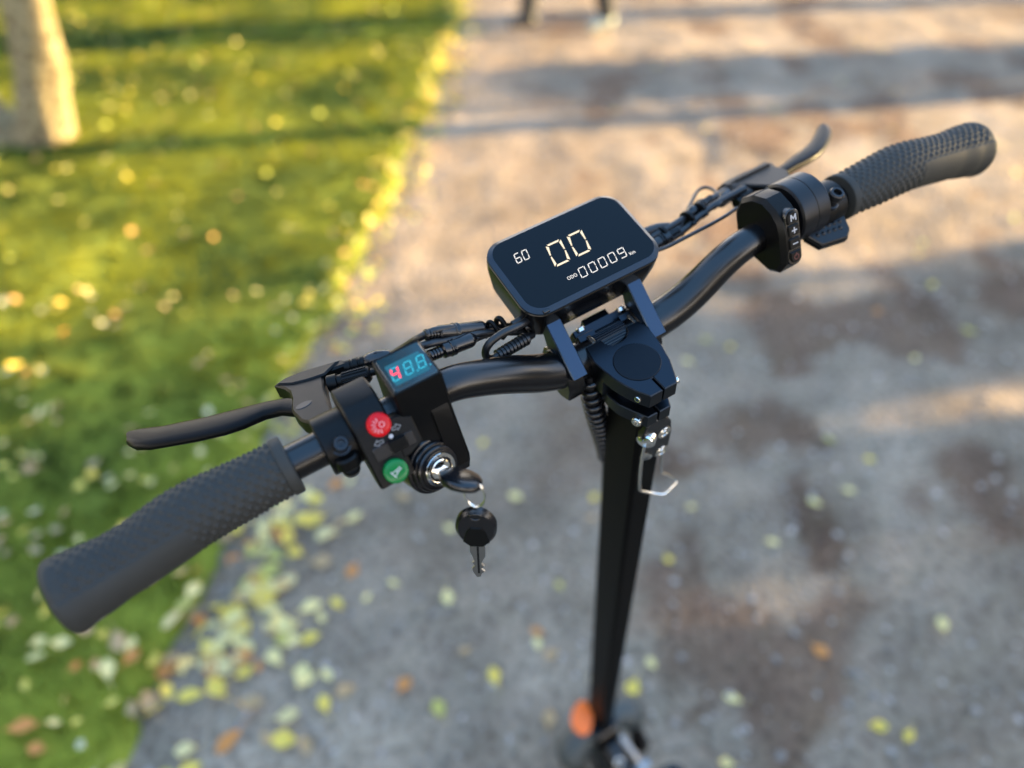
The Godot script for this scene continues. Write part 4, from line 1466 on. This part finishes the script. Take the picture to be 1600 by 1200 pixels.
func leaves() -> void:
	leaf_meshes = [leaf_mesh(0.10, 0.62, 0.08), leaf_mesh(0.35, 0.72, 0.14), leaf_mesh(-0.18, 0.56, 0.05), leaf_mesh(0.6, 0.6, 0.22)]
	var veins := noise_image(128, 77, 0.05, 3)
	var vt := ramp_texture(veins, [[0.0, 0.62, 0.55, 0.45], [0.35, 0.9, 0.88, 0.85], [1.0, 1, 1, 1]])
	for c in [[0.80, 0.58, 0.10], [0.82, 0.66, 0.27], [0.60, 0.24, 0.06], [0.48, 0.31, 0.15], [0.50, 0.44, 0.11], [0.74, 0.59, 0.27]]:
		var m := mat(c[0], c[1], c[2], 0.6, 0.0, 0.4)
		m.albedo_texture = vt
		triplanar(m, 30.0)
		m.backlight_enabled = true
		m.backlight = Color(0.5, 0.5, 0.5)
		leaf_mats.append(m)
	var spots := []
	# the ones that lie singly on the path and in the grass
	var seen := [0.23, -1.33, 0, 0.22, -1.26, 3, 0.41, -1.13, 0, 0.50, -1.30, 1, 0.70, -1.19, 1, 0.86, -1.33, 1, 0.97, -1.37, 1, 1.08, -1.50, 0, 0.99, -1.59, 4, 0.79, -0.70, 0, 0.85, -0.68, 0, 0.49, -0.76, 1, 0.32, -0.84, 1, 0.27, -0.78, 0, 0.19, -0.82, 1, 0.72, -0.87, 2, 0.06, -0.92, 2, 0.06, -0.89, 1, 0.09, -0.86, 3, 0.08, -0.71, 3, 0.12, -1.05, 4, 1.04, -0.94, 1, 0.44, -0.62, 1, 0.01, -1.33, 1, -0.04, -0.81, 0, -0.42, -0.81, 1, -0.37, -0.77, 3, -0.41, -0.74, 0, -0.24, -0.78, 2, -0.16, -0.73, 4, -0.43, -0.65, 3, -0.41, -1.09, 2]
	seen += [-0.30, -1.05, 1, -0.36, -1.01, 1, -0.43, -0.99, 0, -0.46, -0.95, 1, -0.57, -0.95, 1, -0.54, -0.89, 4, -0.58, -0.83, 2, -0.16, -1.01, 1, -0.17, -1.23, 1, -0.31, -1.34, 3, -0.47, -1.25, 3, -0.66, -1.08, 0, -0.60, -1.04, 1, -0.47, -1.40, 1, -0.09, -1.56, 0, -0.11, -0.87, 3, -0.52, -0.67, 3, 0.71, -2.10, 4, 0.79, -2.06, 0, 0.62, -1.98, 1, 1.76, -2.72, 4, 1.72, -2.49, 0, 1.41, -2.28, 2, 1.69, -2.14, 4, 1.43, -1.99, 1]
	seen += [-0.95, -0.89, 0, -1.02, -1.06, 1, -1.10, -0.94, 0, -1.20, -0.94, 0, -0.87, -0.86, 1, -1.03, -0.86, 1, -0.93, -0.81, 3, -1.14, -0.99, 1, -0.77, -0.77, 0, -1.14, -1.49, 1, -1.46, -1.67, 1, -1.29, -1.19, 0, -0.97, -0.81, 2]
	for i in range(0, seen.size(), 3): spots.append([seen[i], seen[i + 1], int(seen[i + 2]), rng.randf_range(0.030, 0.046)])
	# drift along the edge of the lawn
	var heap := []
	for i in 16: heap.append([rng.randf_range(-1.25, -0.5), rng.randfn(0.05, 0.06)])
	for i in 160:
		var hp: Array = heap[rng.randi() % 16]
		var z: float = hp[0] + rng.randfn(0, 0.055) if i % 3 else rng.randf_range(-1.4, -0.5)
		var x: float = edge_x(z) + (hp[1] + rng.randfn(0, 0.05) if i % 3 else rng.randfn(0.06, 0.14))
		z = minf(z, -0.46)
		spots.append([x, z, [0, 1, 1, 1, 3, 3, 2, 4, 5, 0][rng.randi() % 10], rng.randf_range(0.042, 0.066)])
	while spots.size() < 297:
		var z := rng.randf_range(-2.5, -0.5)
		var x := edge_x(z) - 0.08 - rng.randf() * (0.55 - z * 0.62)
		spots.append([x, z, [0, 1, 1, 3, 3, 2, 4, 5, 0, 1][rng.randi() % 10], rng.randf_range(0.03, 0.052)])
	for s in spots: one_leaf(s[0], s[1], s[2], s[3])
	# the rest, too many to take singly
	var mtl := mat(1, 1, 1, 0.6, 0.0, 0.4)
	mtl.vertex_color_use_as_albedo = true
	mtl.backlight_enabled = true
	mtl.backlight = Color(0.5, 0.5, 0.5)
	var tf := []
	var cs := []
	for i in 1700:
		var z := -1.4 - 6.6 * pow(rng.randf(), 0.8)
		var x := 0.0
		if i % 5 < 2: x = edge_x(z) + rng.randfn(-0.02, 0.07)
		elif i % 40 == 3: x = edge_x(z) + 4.5 * rng.randf()
		else: x = edge_x(z) - rng.randf() * 6.0
		if x < edge_x(z) and z > -2.4 and i % 5 >= 2: continue
		var y: float = path_h(x, z) if x > edge_x(z) + 0.03 else lawn_h(x, z) + rng.randf_range(0.015, 0.035)
		var sc := rng.randf_range(0.028, 0.05)
		tf.append(Transform3D(Basis.from_euler(Vector3(rng.randfn(0, 0.3), rng.randf() * TAU, rng.randfn(0, 0.3))).scaled(Vector3.ONE * sc), Vector3(x, y + 0.004, z)))
		var c: Array = [[0.58, 0.46, 0.06], [0.58, 0.50, 0.16], [0.46, 0.26, 0.08], [0.38, 0.32, 0.10], [0.42, 0.44, 0.07], [0.52, 0.44, 0.08]][rng.randi() % 6]
		cs.append(Color(c[0], c[1], c[2]))
	for i in 210:
		var z := rng.randf_range(-2.4, -0.5)
		var x := edge_x(z) - 0.1 - rng.randf() * (0.6 - z * 0.65)
		tf.append(Transform3D(Basis.from_euler(Vector3(rng.randfn(0, 0.3), rng.randf() * TAU, rng.randfn(0, 0.3))).scaled(Vector3.ONE * rng.randf_range(0.022, 0.042)), Vector3(x, lawn_h(x, z) + 0.025, z)))
		var lc2: Array = [[0.62, 0.50, 0.10], [0.60, 0.50, 0.20], [0.42, 0.24, 0.10], [0.34, 0.25, 0.13], [0.58, 0.52, 0.32]][rng.randi() % 5]
		cs.append(Color(lc2[0], lc2[1], lc2[2]))
	multi("far_leaves", leaf_meshes[1], mtl, tf, cs)

func one_leaf(x: float, z: float, c: int, size: float) -> void:
	var k := rng.randi() % 4
	var o := inst(leaf_meshes[k], leaf_mats[c], "fallen_leaf")
	var on_path := x > edge_x(z) + 0.03
	var y: float = path_h(x, z) + 0.004 if on_path else lawn_h(x, z) + rng.randf_range(0.012, 0.034)
	var tilt := 0.12 if on_path else 0.35
	o.transform = Transform3D(Basis.from_euler(Vector3(rng.randfn(0, tilt), rng.randf() * TAU, rng.randfn(0, tilt))).scaled(Vector3.ONE * size), Vector3(x, y, z))
	var big := "large " if size > 0.052 else ("small " if size < 0.040 else "")
	tag(o, "%s%s%s leaf %s" % [big, ["flat ", "cupped ", "arched ", "curled "][k], LEAF_COLOR[c], leaf_place(x, z)], "leaf", "fallen leaves on the lawn and path")


# ---------------------------------------------------------------- trees
func crown_mesh(seed_: int, count: int, size: float, lumps: int, gaps := []) -> ArrayMesh:
	var r := RandomNumberGenerator.new()
	r.seed = seed_
	var st := SurfaceTool.new()
	st.begin(Mesh.PRIMITIVE_TRIANGLES)
	var cl := []
	for i in lumps:
		var d := Vector3(r.randfn(), r.randfn(), r.randfn()).normalized() * pow(r.randf(), 0.4) * 0.72
		cl.append([d, r.randf_range(0.26, 0.5)])
	for i in count:
		var q: Array = cl[r.randi() % lumps]
		var p: Vector3 = q[0] + Vector3(r.randfn(), r.randfn(), r.randfn()).normalized() * q[1] * pow(r.randf(), 0.45)
		if p.length() > 1.0: p = p.normalized() * r.randf_range(0.8, 1.0)
		# openings through which the low sun reaches the path
		var through := false
		for g in gaps:
			var across := p.dot(SUN_Q)
			var high := p.y - p.dot(SUN_H) * 0.168
			if absf(across - g[0]) < g[2] and absf(high - g[1]) < g[3]: through = true
		if through: continue
		var b := Basis.from_euler(Vector3(r.randf() * TAU, r.randf() * TAU, r.randf() * TAU)).scaled(Vector3.ONE * size * r.randf_range(0.6, 1.3))
		st.set_normal((b.y.normalized() + p.normalized()).normalized())
		var a := b * Vector3(-0.5, 0, 0)
		for v in [a, b * Vector3(0, 0.05, 0.3), b * Vector3(0, 0.05, -0.3), b * Vector3(0.5, 0, 0), b * Vector3(0, 0.05, -0.3), b * Vector3(0, 0.05, 0.3)]: st.add_vertex(p + v)
	return st.commit()

func bark_tube(pts: Array, rad: Array, seg: int, knobs: float) -> ArrayMesh:
	var sm: Array = MB.smooth(pts, 8)
	var st := SurfaceTool.new()
	st.begin(Mesh.PRIMITIVE_TRIANGLES)
	st.set_smooth_group(0)
	var n := sm.size()
	for i in n:
		var f := float(i) / (n - 1) * (rad.size() - 1)
		var k := mini(int(f), rad.size() - 2)
		var rr := lerpf(rad[k], rad[k + 1], smoothstep(0, 1, f - k))
		for j in seg:
			var a := TAU * j / seg
			var d := Vector3(cos(a), 0, sin(a))
			var p: Vector3 = sm[i]
			var w := 1.0 + knobs * nz.get_noise_3d(p.x * 40 + d.x * 60, p.y * 110, p.z * 40 + d.z * 60) + knobs * 0.5 * nz.get_noise_3d(d.x * 260, p.y * 200, d.z * 260)
			st.add_vertex(p + d * rr * w)
	for i in n - 1:
		for j in seg:
			var a := i * seg + j
			var b := i * seg + (j + 1) % seg
			for q in [a, b, a + seg, b, b + seg, a + seg]: st.add_index(q)
	st.generate_normals()
	return st.commit()

var bark: StandardMaterial3D
var foliage := []

func tree(called: String, at: Vector3, pts: Array, rad: Array, crown_at: Vector3, crown_r: Vector3, cm: Mesh, leaf: Material, label: String) -> Node3D:
	var t := Node3D.new()
	put(t, called)
	t.position = at
	tag(t, label, "tree", "")
	var tr := inst(bark_tube(pts, rad, 40, 0.42), bark, "trunk", t)
	var top: Vector3 = pts[-1]
	for i in 5:
		var a := TAU * i / 5 + at.x
		var q: Vector3 = crown_at + Vector3(cos(a) * crown_r.x * 0.6, rng.randf_range(-0.3, 0.5) * crown_r.y, sin(a) * crown_r.z * 0.6)
		var s0 := top.lerp(pts[-2], 0.15 * i)
		inst(bark_tube([s0, s0.lerp(q, 0.5) + Vector3.UP * 0.15, q], [rad[-1] * 0.55, rad[-1] * 0.35, 0.015], 9, 0.1), bark, "limb", t)
	var c := inst(cm, leaf, "crown", t)
	c.transform = Transform3D(Basis.IDENTITY.scaled(crown_r), crown_at)
	return t

func trees() -> void:
	bark = mat(1, 1, 1, 0.9, 0, 0.25)
	var bn := noise_image(256, 5, 0.03, 4)
	bark.albedo_texture = ramp_texture(bn, [[0.0, 0.05, 0.035, 0.02], [0.38, 0.15, 0.115, 0.065], [0.58, 0.25, 0.21, 0.12], [1.0, 0.32, 0.28, 0.17]])
	bark.normal_enabled = true
	bark.normal_texture = bump_of(bn, 10.0)
	triplanar(bark, 2.2)
	for c in [[0.30, 0.25, 0.03], [0.10, 0.16, 0.03], [0.05, 0.09, 0.025]]:
		var m := mat(c[0], c[1], c[2], 0.55, 0, 0.4)
		m.backlight_enabled = true
		m.backlight = Color(0.6, 0.6, 0.6)
		foliage.append(m)
	var loose := crown_mesh(4, 2600, 0.11, 16)
	var t := tree("birch_tree", Vector3(-2.66, 0, -4.0), [Vector3(0.0, -0.05, 0), Vector3(0.03, 0.10, 0), Vector3(0.07, 0.24, 0), Vector3(0.13, 0.42, 0), Vector3(0.21, 0.76, 0.0), Vector3(0.32, 1.6, 0.0), Vector3(0.3, 3.0, 0.0), Vector3(0.2, 5.0, 0.1)], [0.185, 0.158, 0.140, 0.128, 0.104, 0.098, 0.08, 0.06], Vector3(0.1, 6.6, 0), Vector3(2.0, 2.4, 2.0), loose, foliage[0], "pale barked tree trunk rising from the lawn at the upper left")
	inst(bark_tube([Vector3(-0.22, -0.06, 0.02), Vector3(-0.25, 0.08, 0.0), Vector3(-0.31, 0.22, -0.02), Vector3(-0.56, 0.6, 0.0), Vector3(-0.80, 1.4, 0.0), Vector3(-0.95, 3.2, 0.0)], [0.15, 0.145, 0.11, 0.09, 0.07, 0.04], 22, 0.2), bark, "second_stem", t)
	# beyond the right edge: their trunks and foliage shade the path and lawn
	var straight := func(r: float) -> Array: return [[Vector3(0, -0.1, 0), Vector3(0, 0.4, 0), Vector3(0.05, 1.6, 0.02), Vector3(0.02, 3.2, 0), Vector3(0, 5.2, 0)], [r * 1.25, r, r * 0.92, r * 0.85, r * 0.6]]
	for q in [[-0.6, -4.17, 8.5, 0.11, "slim tree beyond the right edge whose shadow reaches the trunk"], [-0.6, -6.64, 9.0, 0.14, "tree beyond the right edge shading the far lawn"], [3.0, -7.35, 9.0, 0.20, "farthest tree beyond the right edge of the path"]]:
		var at: Vector3 = Vector3(q[0], 0, q[1]) + SUN_H * q[2]
		var f: Array = straight.call(q[3])
		tree("park_tree", at, f[0], f[1], Vector3(0, 6.8, 0), Vector3(2.4, 2.6, 2.4), loose, foliage[1], q[4])
	var hedge := crown_mesh(31, 3000, 0.10, 14)
	for q in [[-2.5, 0.75, 0.95, 0.8], [-1.5, 1.7, 0.8, 0.7]]:
		var s := Node3D.new()
		put(s, "shrub")
		s.position = Vector3(q[0], 0, q[1])
		tag(s, "low evergreen shrub %s the rider, outside the picture" % ("left of" if q[1] < 1.0 else "behind and left of"), "shrub")
		for i in 3: inst(bark_tube([Vector3(0.1 * i - 0.1, -0.05, 0), Vector3(0.2 * i - 0.2, q[3], 0.1 * i), Vector3(0.3 * i - 0.3, q[3] * 1.4, 0.2 * i - 0.2)], [0.03, 0.025, 0.01], 8, 0.1), bark, "stem", s)
		inst(hedge, foliage[2], "foliage", s).transform = Transform3D(Basis.IDENTITY.scaled(Vector3(q[2], q[3], q[2])), Vector3(0, q[3] * 0.95, 0))
	# the park goes on all round: autumn trees that the scooter mirrors in its glossy parts
	for q in [[-8.5, 2.5, 1.0, 0], [-10.5, -3.0, 1.15, 0], [-7.0, 7.0, 1.1, 1], [-1.0, 10.5, 1.2, 1], [5.5, 10.0, 1.0, 0], [-16, -14, 1.5, 1], [-8, -24, 1.6, 0], [1.0, -30, 1.7, 1], [10, -29, 1.6, 0], [19, -25, 1.5, 1], [-22, -5, 1.6, 0], [12, 14, 1.3, 1]]:
		var f: Array = straight.call(0.17)
		var tr := tree("maple_tree", Vector3(q[0], 0, q[1]), f[0], f[1], Vector3(0, 4.6, 0), Vector3(3.0, 3.4, 3.0), loose, foliage[q[3]], "autumn tree of the park standing outside the picture")
		tr.scale = Vector3.ONE * q[2]
		tr.rotation.y = q[0]
		tr.set_meta("group", "trees round the park outside the picture")
	var dense := crown_mesh(9, 5200, 0.10, 22)
	var pierced := crown_mesh(4, 4200, 0.10, 20, [[-0.333, -0.045, 0.05, 0.04], [0.07, 0.58, 0.06, 0.05], [-0.08, 0.03, 0.04, 0.05]])
	var k := 0
	for q in [[-0.75, 13.0, 2.1, 2.7], [0.7, 11.5, 1.7, 2.6], [2.6, 11.3, 1.6, 2.6], [4.6, 11.0, 1.6, 2.6], [-4.85, 8.6, 0.70, 1.02]]:
		var at: Vector3 = SUN_Q * q[0] + SUN_H * q[1]
		var s := Node3D.new()
		put(s, "shrub")
		s.position = at
		tag(s, ["dense tall shrub beyond the right edge, shading the handlebar", "dense tall shrub beyond the right edge, shading the stem", "dense tall shrub right of the rider", "dense tall shrub behind the rider on the right", "narrow shrub beyond the right edge throwing the broad shadow over the path"][k], "shrub", "")
		for i in 4:
			inst(bark_tube([Vector3(0.08 * i - 0.12, -0.1, 0.06 * (i % 2)), Vector3(0.2 * i - 0.3, q[3] * 0.8, 0.25 * (i % 2) - 0.1), Vector3(0.45 * i - 0.7, q[3] * 1.5, 0.5 * (i % 2) - 0.2)], [0.035, 0.03, 0.01], 8, 0.1), bark, "stem", s)
		var c := inst(pierced if k == 0 else dense, foliage[2], "foliage", s)
		c.transform = Transform3D(Basis(Vector3.UP, k * 1.3).scaled(Vector3(q[2], q[3], q[2])), Vector3(0, q[3] * 0.92, 0))
		k += 1


# ---------------------------------------------------------------- the person
# smooth union of tapered bones, meshed with surface nets
func flesh(bones: Array, cell: float, blend: float, grow := 0.0) -> ArrayMesh:
	var val := {}
	for b in bones:
		var r := maxf(b[2], b[3]) + grow + cell * 2.0
		var lo: Vector3 = b[0].min(b[1]) - Vector3.ONE * r
		var hi: Vector3 = b[0].max(b[1]) + Vector3.ONE * r
		var l := Vector3i((lo / cell).floor())
		var h := Vector3i((hi / cell).ceil())
		for x in range(l.x, h.x + 1):
			for y in range(l.y, h.y + 1):
				for z in range(l.z, h.z + 1):
					var key := Vector3i(x, y, z)
					if val.has(key): continue
					var p := Vector3(key) * cell
					var near := Geometry3D.get_closest_point_to_segment(p, b[0], b[1])
					if near.distance_to(p) > r: continue
					var acc := 0.0
					for q in bones:
						var d: Vector3 = q[1] - q[0]
						var ll := d.length_squared()
						var t: float = clampf((p - q[0]).dot(d) / ll, 0, 1) if ll > 0.0 else 0.0
						var dd: float = (p - q[0] - d * t).length() - lerpf(q[2], q[3], t) - grow
						if dd < blend * 3.5: acc += exp(-dd / blend)
					val[key] = -blend * log(acc) if acc > 0.0 else 1.0
	var ids := {}
	var pos := PackedVector3Array()
	var cor := []
	for i in 8: cor.append(Vector3i(i & 1, (i >> 1) & 1, i >> 2))
	for key in val:
		var vs := []
		var ok := true
		var neg := 0
		for c in cor:
			var v = val.get(key + c)
			if v == null: ok = false; break
			if v < 0.0: neg += 1
			vs.append(v)
		if not ok or neg == 0 or neg == 8: continue
		var s := Vector3.ZERO
		var m := 0
		for e in [[0, 1], [2, 3], [4, 5], [6, 7], [0, 2], [1, 3], [4, 6], [5, 7], [0, 4], [1, 5], [2, 6], [3, 7]]:
			var a: float = vs[e[0]]
			var b: float = vs[e[1]]
			if (a < 0.0) != (b < 0.0):
				s += Vector3(cor[e[0]]).lerp(Vector3(cor[e[1]]), a / (a - b)); m += 1
		ids[key] = pos.size()
		pos.append((Vector3(key) + s / m) * cell)
	var st := SurfaceTool.new()
	st.begin(Mesh.PRIMITIVE_TRIANGLES)
	st.set_smooth_group(0)
	for p in pos: st.add_vertex(p)
	var ax := [Vector3i(1, 0, 0), Vector3i(0, 1, 0), Vector3i(0, 0, 1)]
	for key in ids:
		for i in 3:
			var a = val.get(key)
			var b = val.get(key + ax[i])
			if a == null or b == null or (a < 0.0) == (b < 0.0): continue
			var u: Vector3i = ax[(i + 1) % 3]
			var w: Vector3i = ax[(i + 2) % 3]
			if not (ids.has(key - u) and ids.has(key - w) and ids.has(key - u - w)): continue
			var q := [ids[key], ids[key - u], ids[key - u - w], ids[key - w]]
			var order := [0, 2, 1, 0, 3, 2] if a < 0.0 else [0, 1, 2, 0, 2, 3]
			for j in order: st.add_index(q[j])
	st.generate_normals()
	return st.commit()

func person() -> void:
	var at := Vector3(0.42, 0, -6.52)
	var o := Node3D.new()
	put(o, "person")
	o.position = at
	tag(o, "person in dark trousers walking across the path at the top edge, one pale shoe", "person")
	var hl := Vector3(-0.02, 0.93, -0.09)
	var hr := Vector3(0.02, 0.93, 0.09)
	var kl := Vector3(-0.24, 0.52, -0.08)
	var al := Vector3(-0.29, 0.10, -0.06)
	var kr := Vector3(0.27, 0.51, 0.08)
	var ar := Vector3(0.36, 0.125, 0.06)
	var legs := [[hl, kl, 0.085, 0.058], [kl, al, 0.060, 0.042], [hr, kr, 0.085, 0.058], [kr, ar, 0.060, 0.042], [hl, hr, 0.10, 0.10]]
	var sl := Vector3(0, 1.42, -0.18)
	var sr := Vector3(0, 1.42, 0.18)
	var el := Vector3(0.10, 1.14, -0.25)
	var er := Vector3(0.10, 1.14, 0.25)
	var wl := Vector3(-0.08, 1.00, -0.19)
	var wr := Vector3(-0.08, 1.00, 0.19)
	var torso := [[Vector3(0, 0.98, 0), Vector3(0, 1.30, 0), 0.125, 0.135], [Vector3(0, 1.30, -0.08), Vector3(0, 1.30, 0.08), 0.12, 0.12], [Vector3(0, 1.38, -0.12), Vector3(0, 1.38, 0.12), 0.075, 0.075]]
	var arms := [[sl, el, 0.055, 0.044], [el, wl, 0.044, 0.034], [sr, er, 0.055, 0.044], [er, wr, 0.044, 0.034]]
	var hands := []
	for s in [-1.0, 1.0]:
		var w: Vector3 = wl if s < 0 else wr
		var palm: Vector3 = w + Vector3(-0.075, -0.035, -s * 0.015)
		hands.append([w, palm, 0.030, 0.036])
		for i in 4: hands.append([palm + Vector3(-0.02, 0.022 - i * 0.018, 0), palm + Vector3(-0.075 + 0.008 * absf(i - 1.4), 0.012 - i * 0.018, -s * 0.03), 0.012, 0.009])
		hands.append([w + Vector3(-0.03, 0.0, 0), palm + Vector3(-0.03, 0.045, -s * 0.02), 0.013, 0.010])
	var feet := [[al, al + Vector3(0.03, -0.06, 0), 0.04, 0.04], [al + Vector3(0.02, -0.06, 0), al + Vector3(-0.12, -0.068, 0.06), 0.038, 0.03], [ar, ar + Vector3(0.02, -0.05, 0), 0.04, 0.04], [ar + Vector3(0.02, -0.05, 0), ar + Vector3(-0.10, -0.095, 0.05), 0.038, 0.03]]
	var neck := [[Vector3(0, 1.40, 0), Vector3(-0.02, 1.54, 0), 0.058, 0.054]]
	var head := [[Vector3(-0.01, 1.66, 0), Vector3(0.015, 1.69, 0), 0.092, 0.092], [Vector3(-0.05, 1.60, 0), Vector3(-0.06, 1.585, 0), 0.05, 0.042], [Vector3(-0.10, 1.66, 0), Vector3(-0.122, 1.632, 0), 0.012, 0.016], [Vector3(-0.096, 1.598, -0.02), Vector3(-0.096, 1.598, 0.02), 0.014, 0.014], [Vector3(0.0, 1.66, -0.092), Vector3(0.006, 1.625, -0.09), 0.016, 0.012], [Vector3(0.0, 1.66, 0.092), Vector3(0.006, 1.625, 0.09), 0.016, 0.012]]
	var skin := mat(0.45, 0.27, 0.19, 0.5)
	inst(flesh(legs + torso + arms + hands + feet + neck + head, 0.02, 0.018), skin, "body", o)
	var cloth := mat(0.012, 0.013, 0.015, 0.85)
	inst(flesh(legs, 0.022, 0.02, 0.03), cloth, "trousers", o)
	inst(flesh(torso + arms + [[Vector3(0, 0.90, 0), Vector3(0, 1.0, 0), 0.15, 0.14]], 0.022, 0.02, 0.02), mat(0.03, 0.035, 0.045, 0.8), "jacket", o)
	inst(flesh(feet.slice(0, 2), 0.016, 0.012, 0.012), mat(0.015, 0.015, 0.016, 0.6), "shoe", o)
	inst(flesh(feet.slice(2, 4), 0.016, 0.012, 0.012), mat(0.36, 0.38, 0.30, 0.7), "shoe", o).set_meta("label", "pale trailing shoe")
	inst(flesh([[Vector3(0.02, 1.70, 0), Vector3(0.03, 1.70, 0), 0.096, 0.096], [Vector3(0.06, 1.64, 0), Vector3(0.05, 1.58, 0), 0.07, 0.05]], 0.02, 0.015, 0.004), mat(0.05, 0.03, 0.02, 0.6), "hair", o)
	for s in [-1.0, 1.0]:
		var b := MB.new()
		b.lathe([[0.05, -11], [8, -8], [11, 0], [8, 8], [0.05, 11]], Vector3(-88, 1668, s * 34), Vector3.LEFT, 12)
		inst(b.mesh(Vector3.ZERO, 0.001, 60), mat(0.03, 0.02, 0.015, 0.1), "eye", o)


func _ready() -> void:
	rng.seed = 20
	nz.seed = 5
	nz.noise_type = FastNoiseLite.TYPE_SIMPLEX_SMOOTH
	nz.frequency = 0.01
	look()
	materials()
	M.gloss_satin = mat(0.004, 0.004, 0.005, 0.34, 0.0, 0.4)
	M.fork = mat(0.035, 0.04, 0.036, 0.5)
	grounds()
	trees()
	scooter()
	key_shapes()
	person()
	leaves()
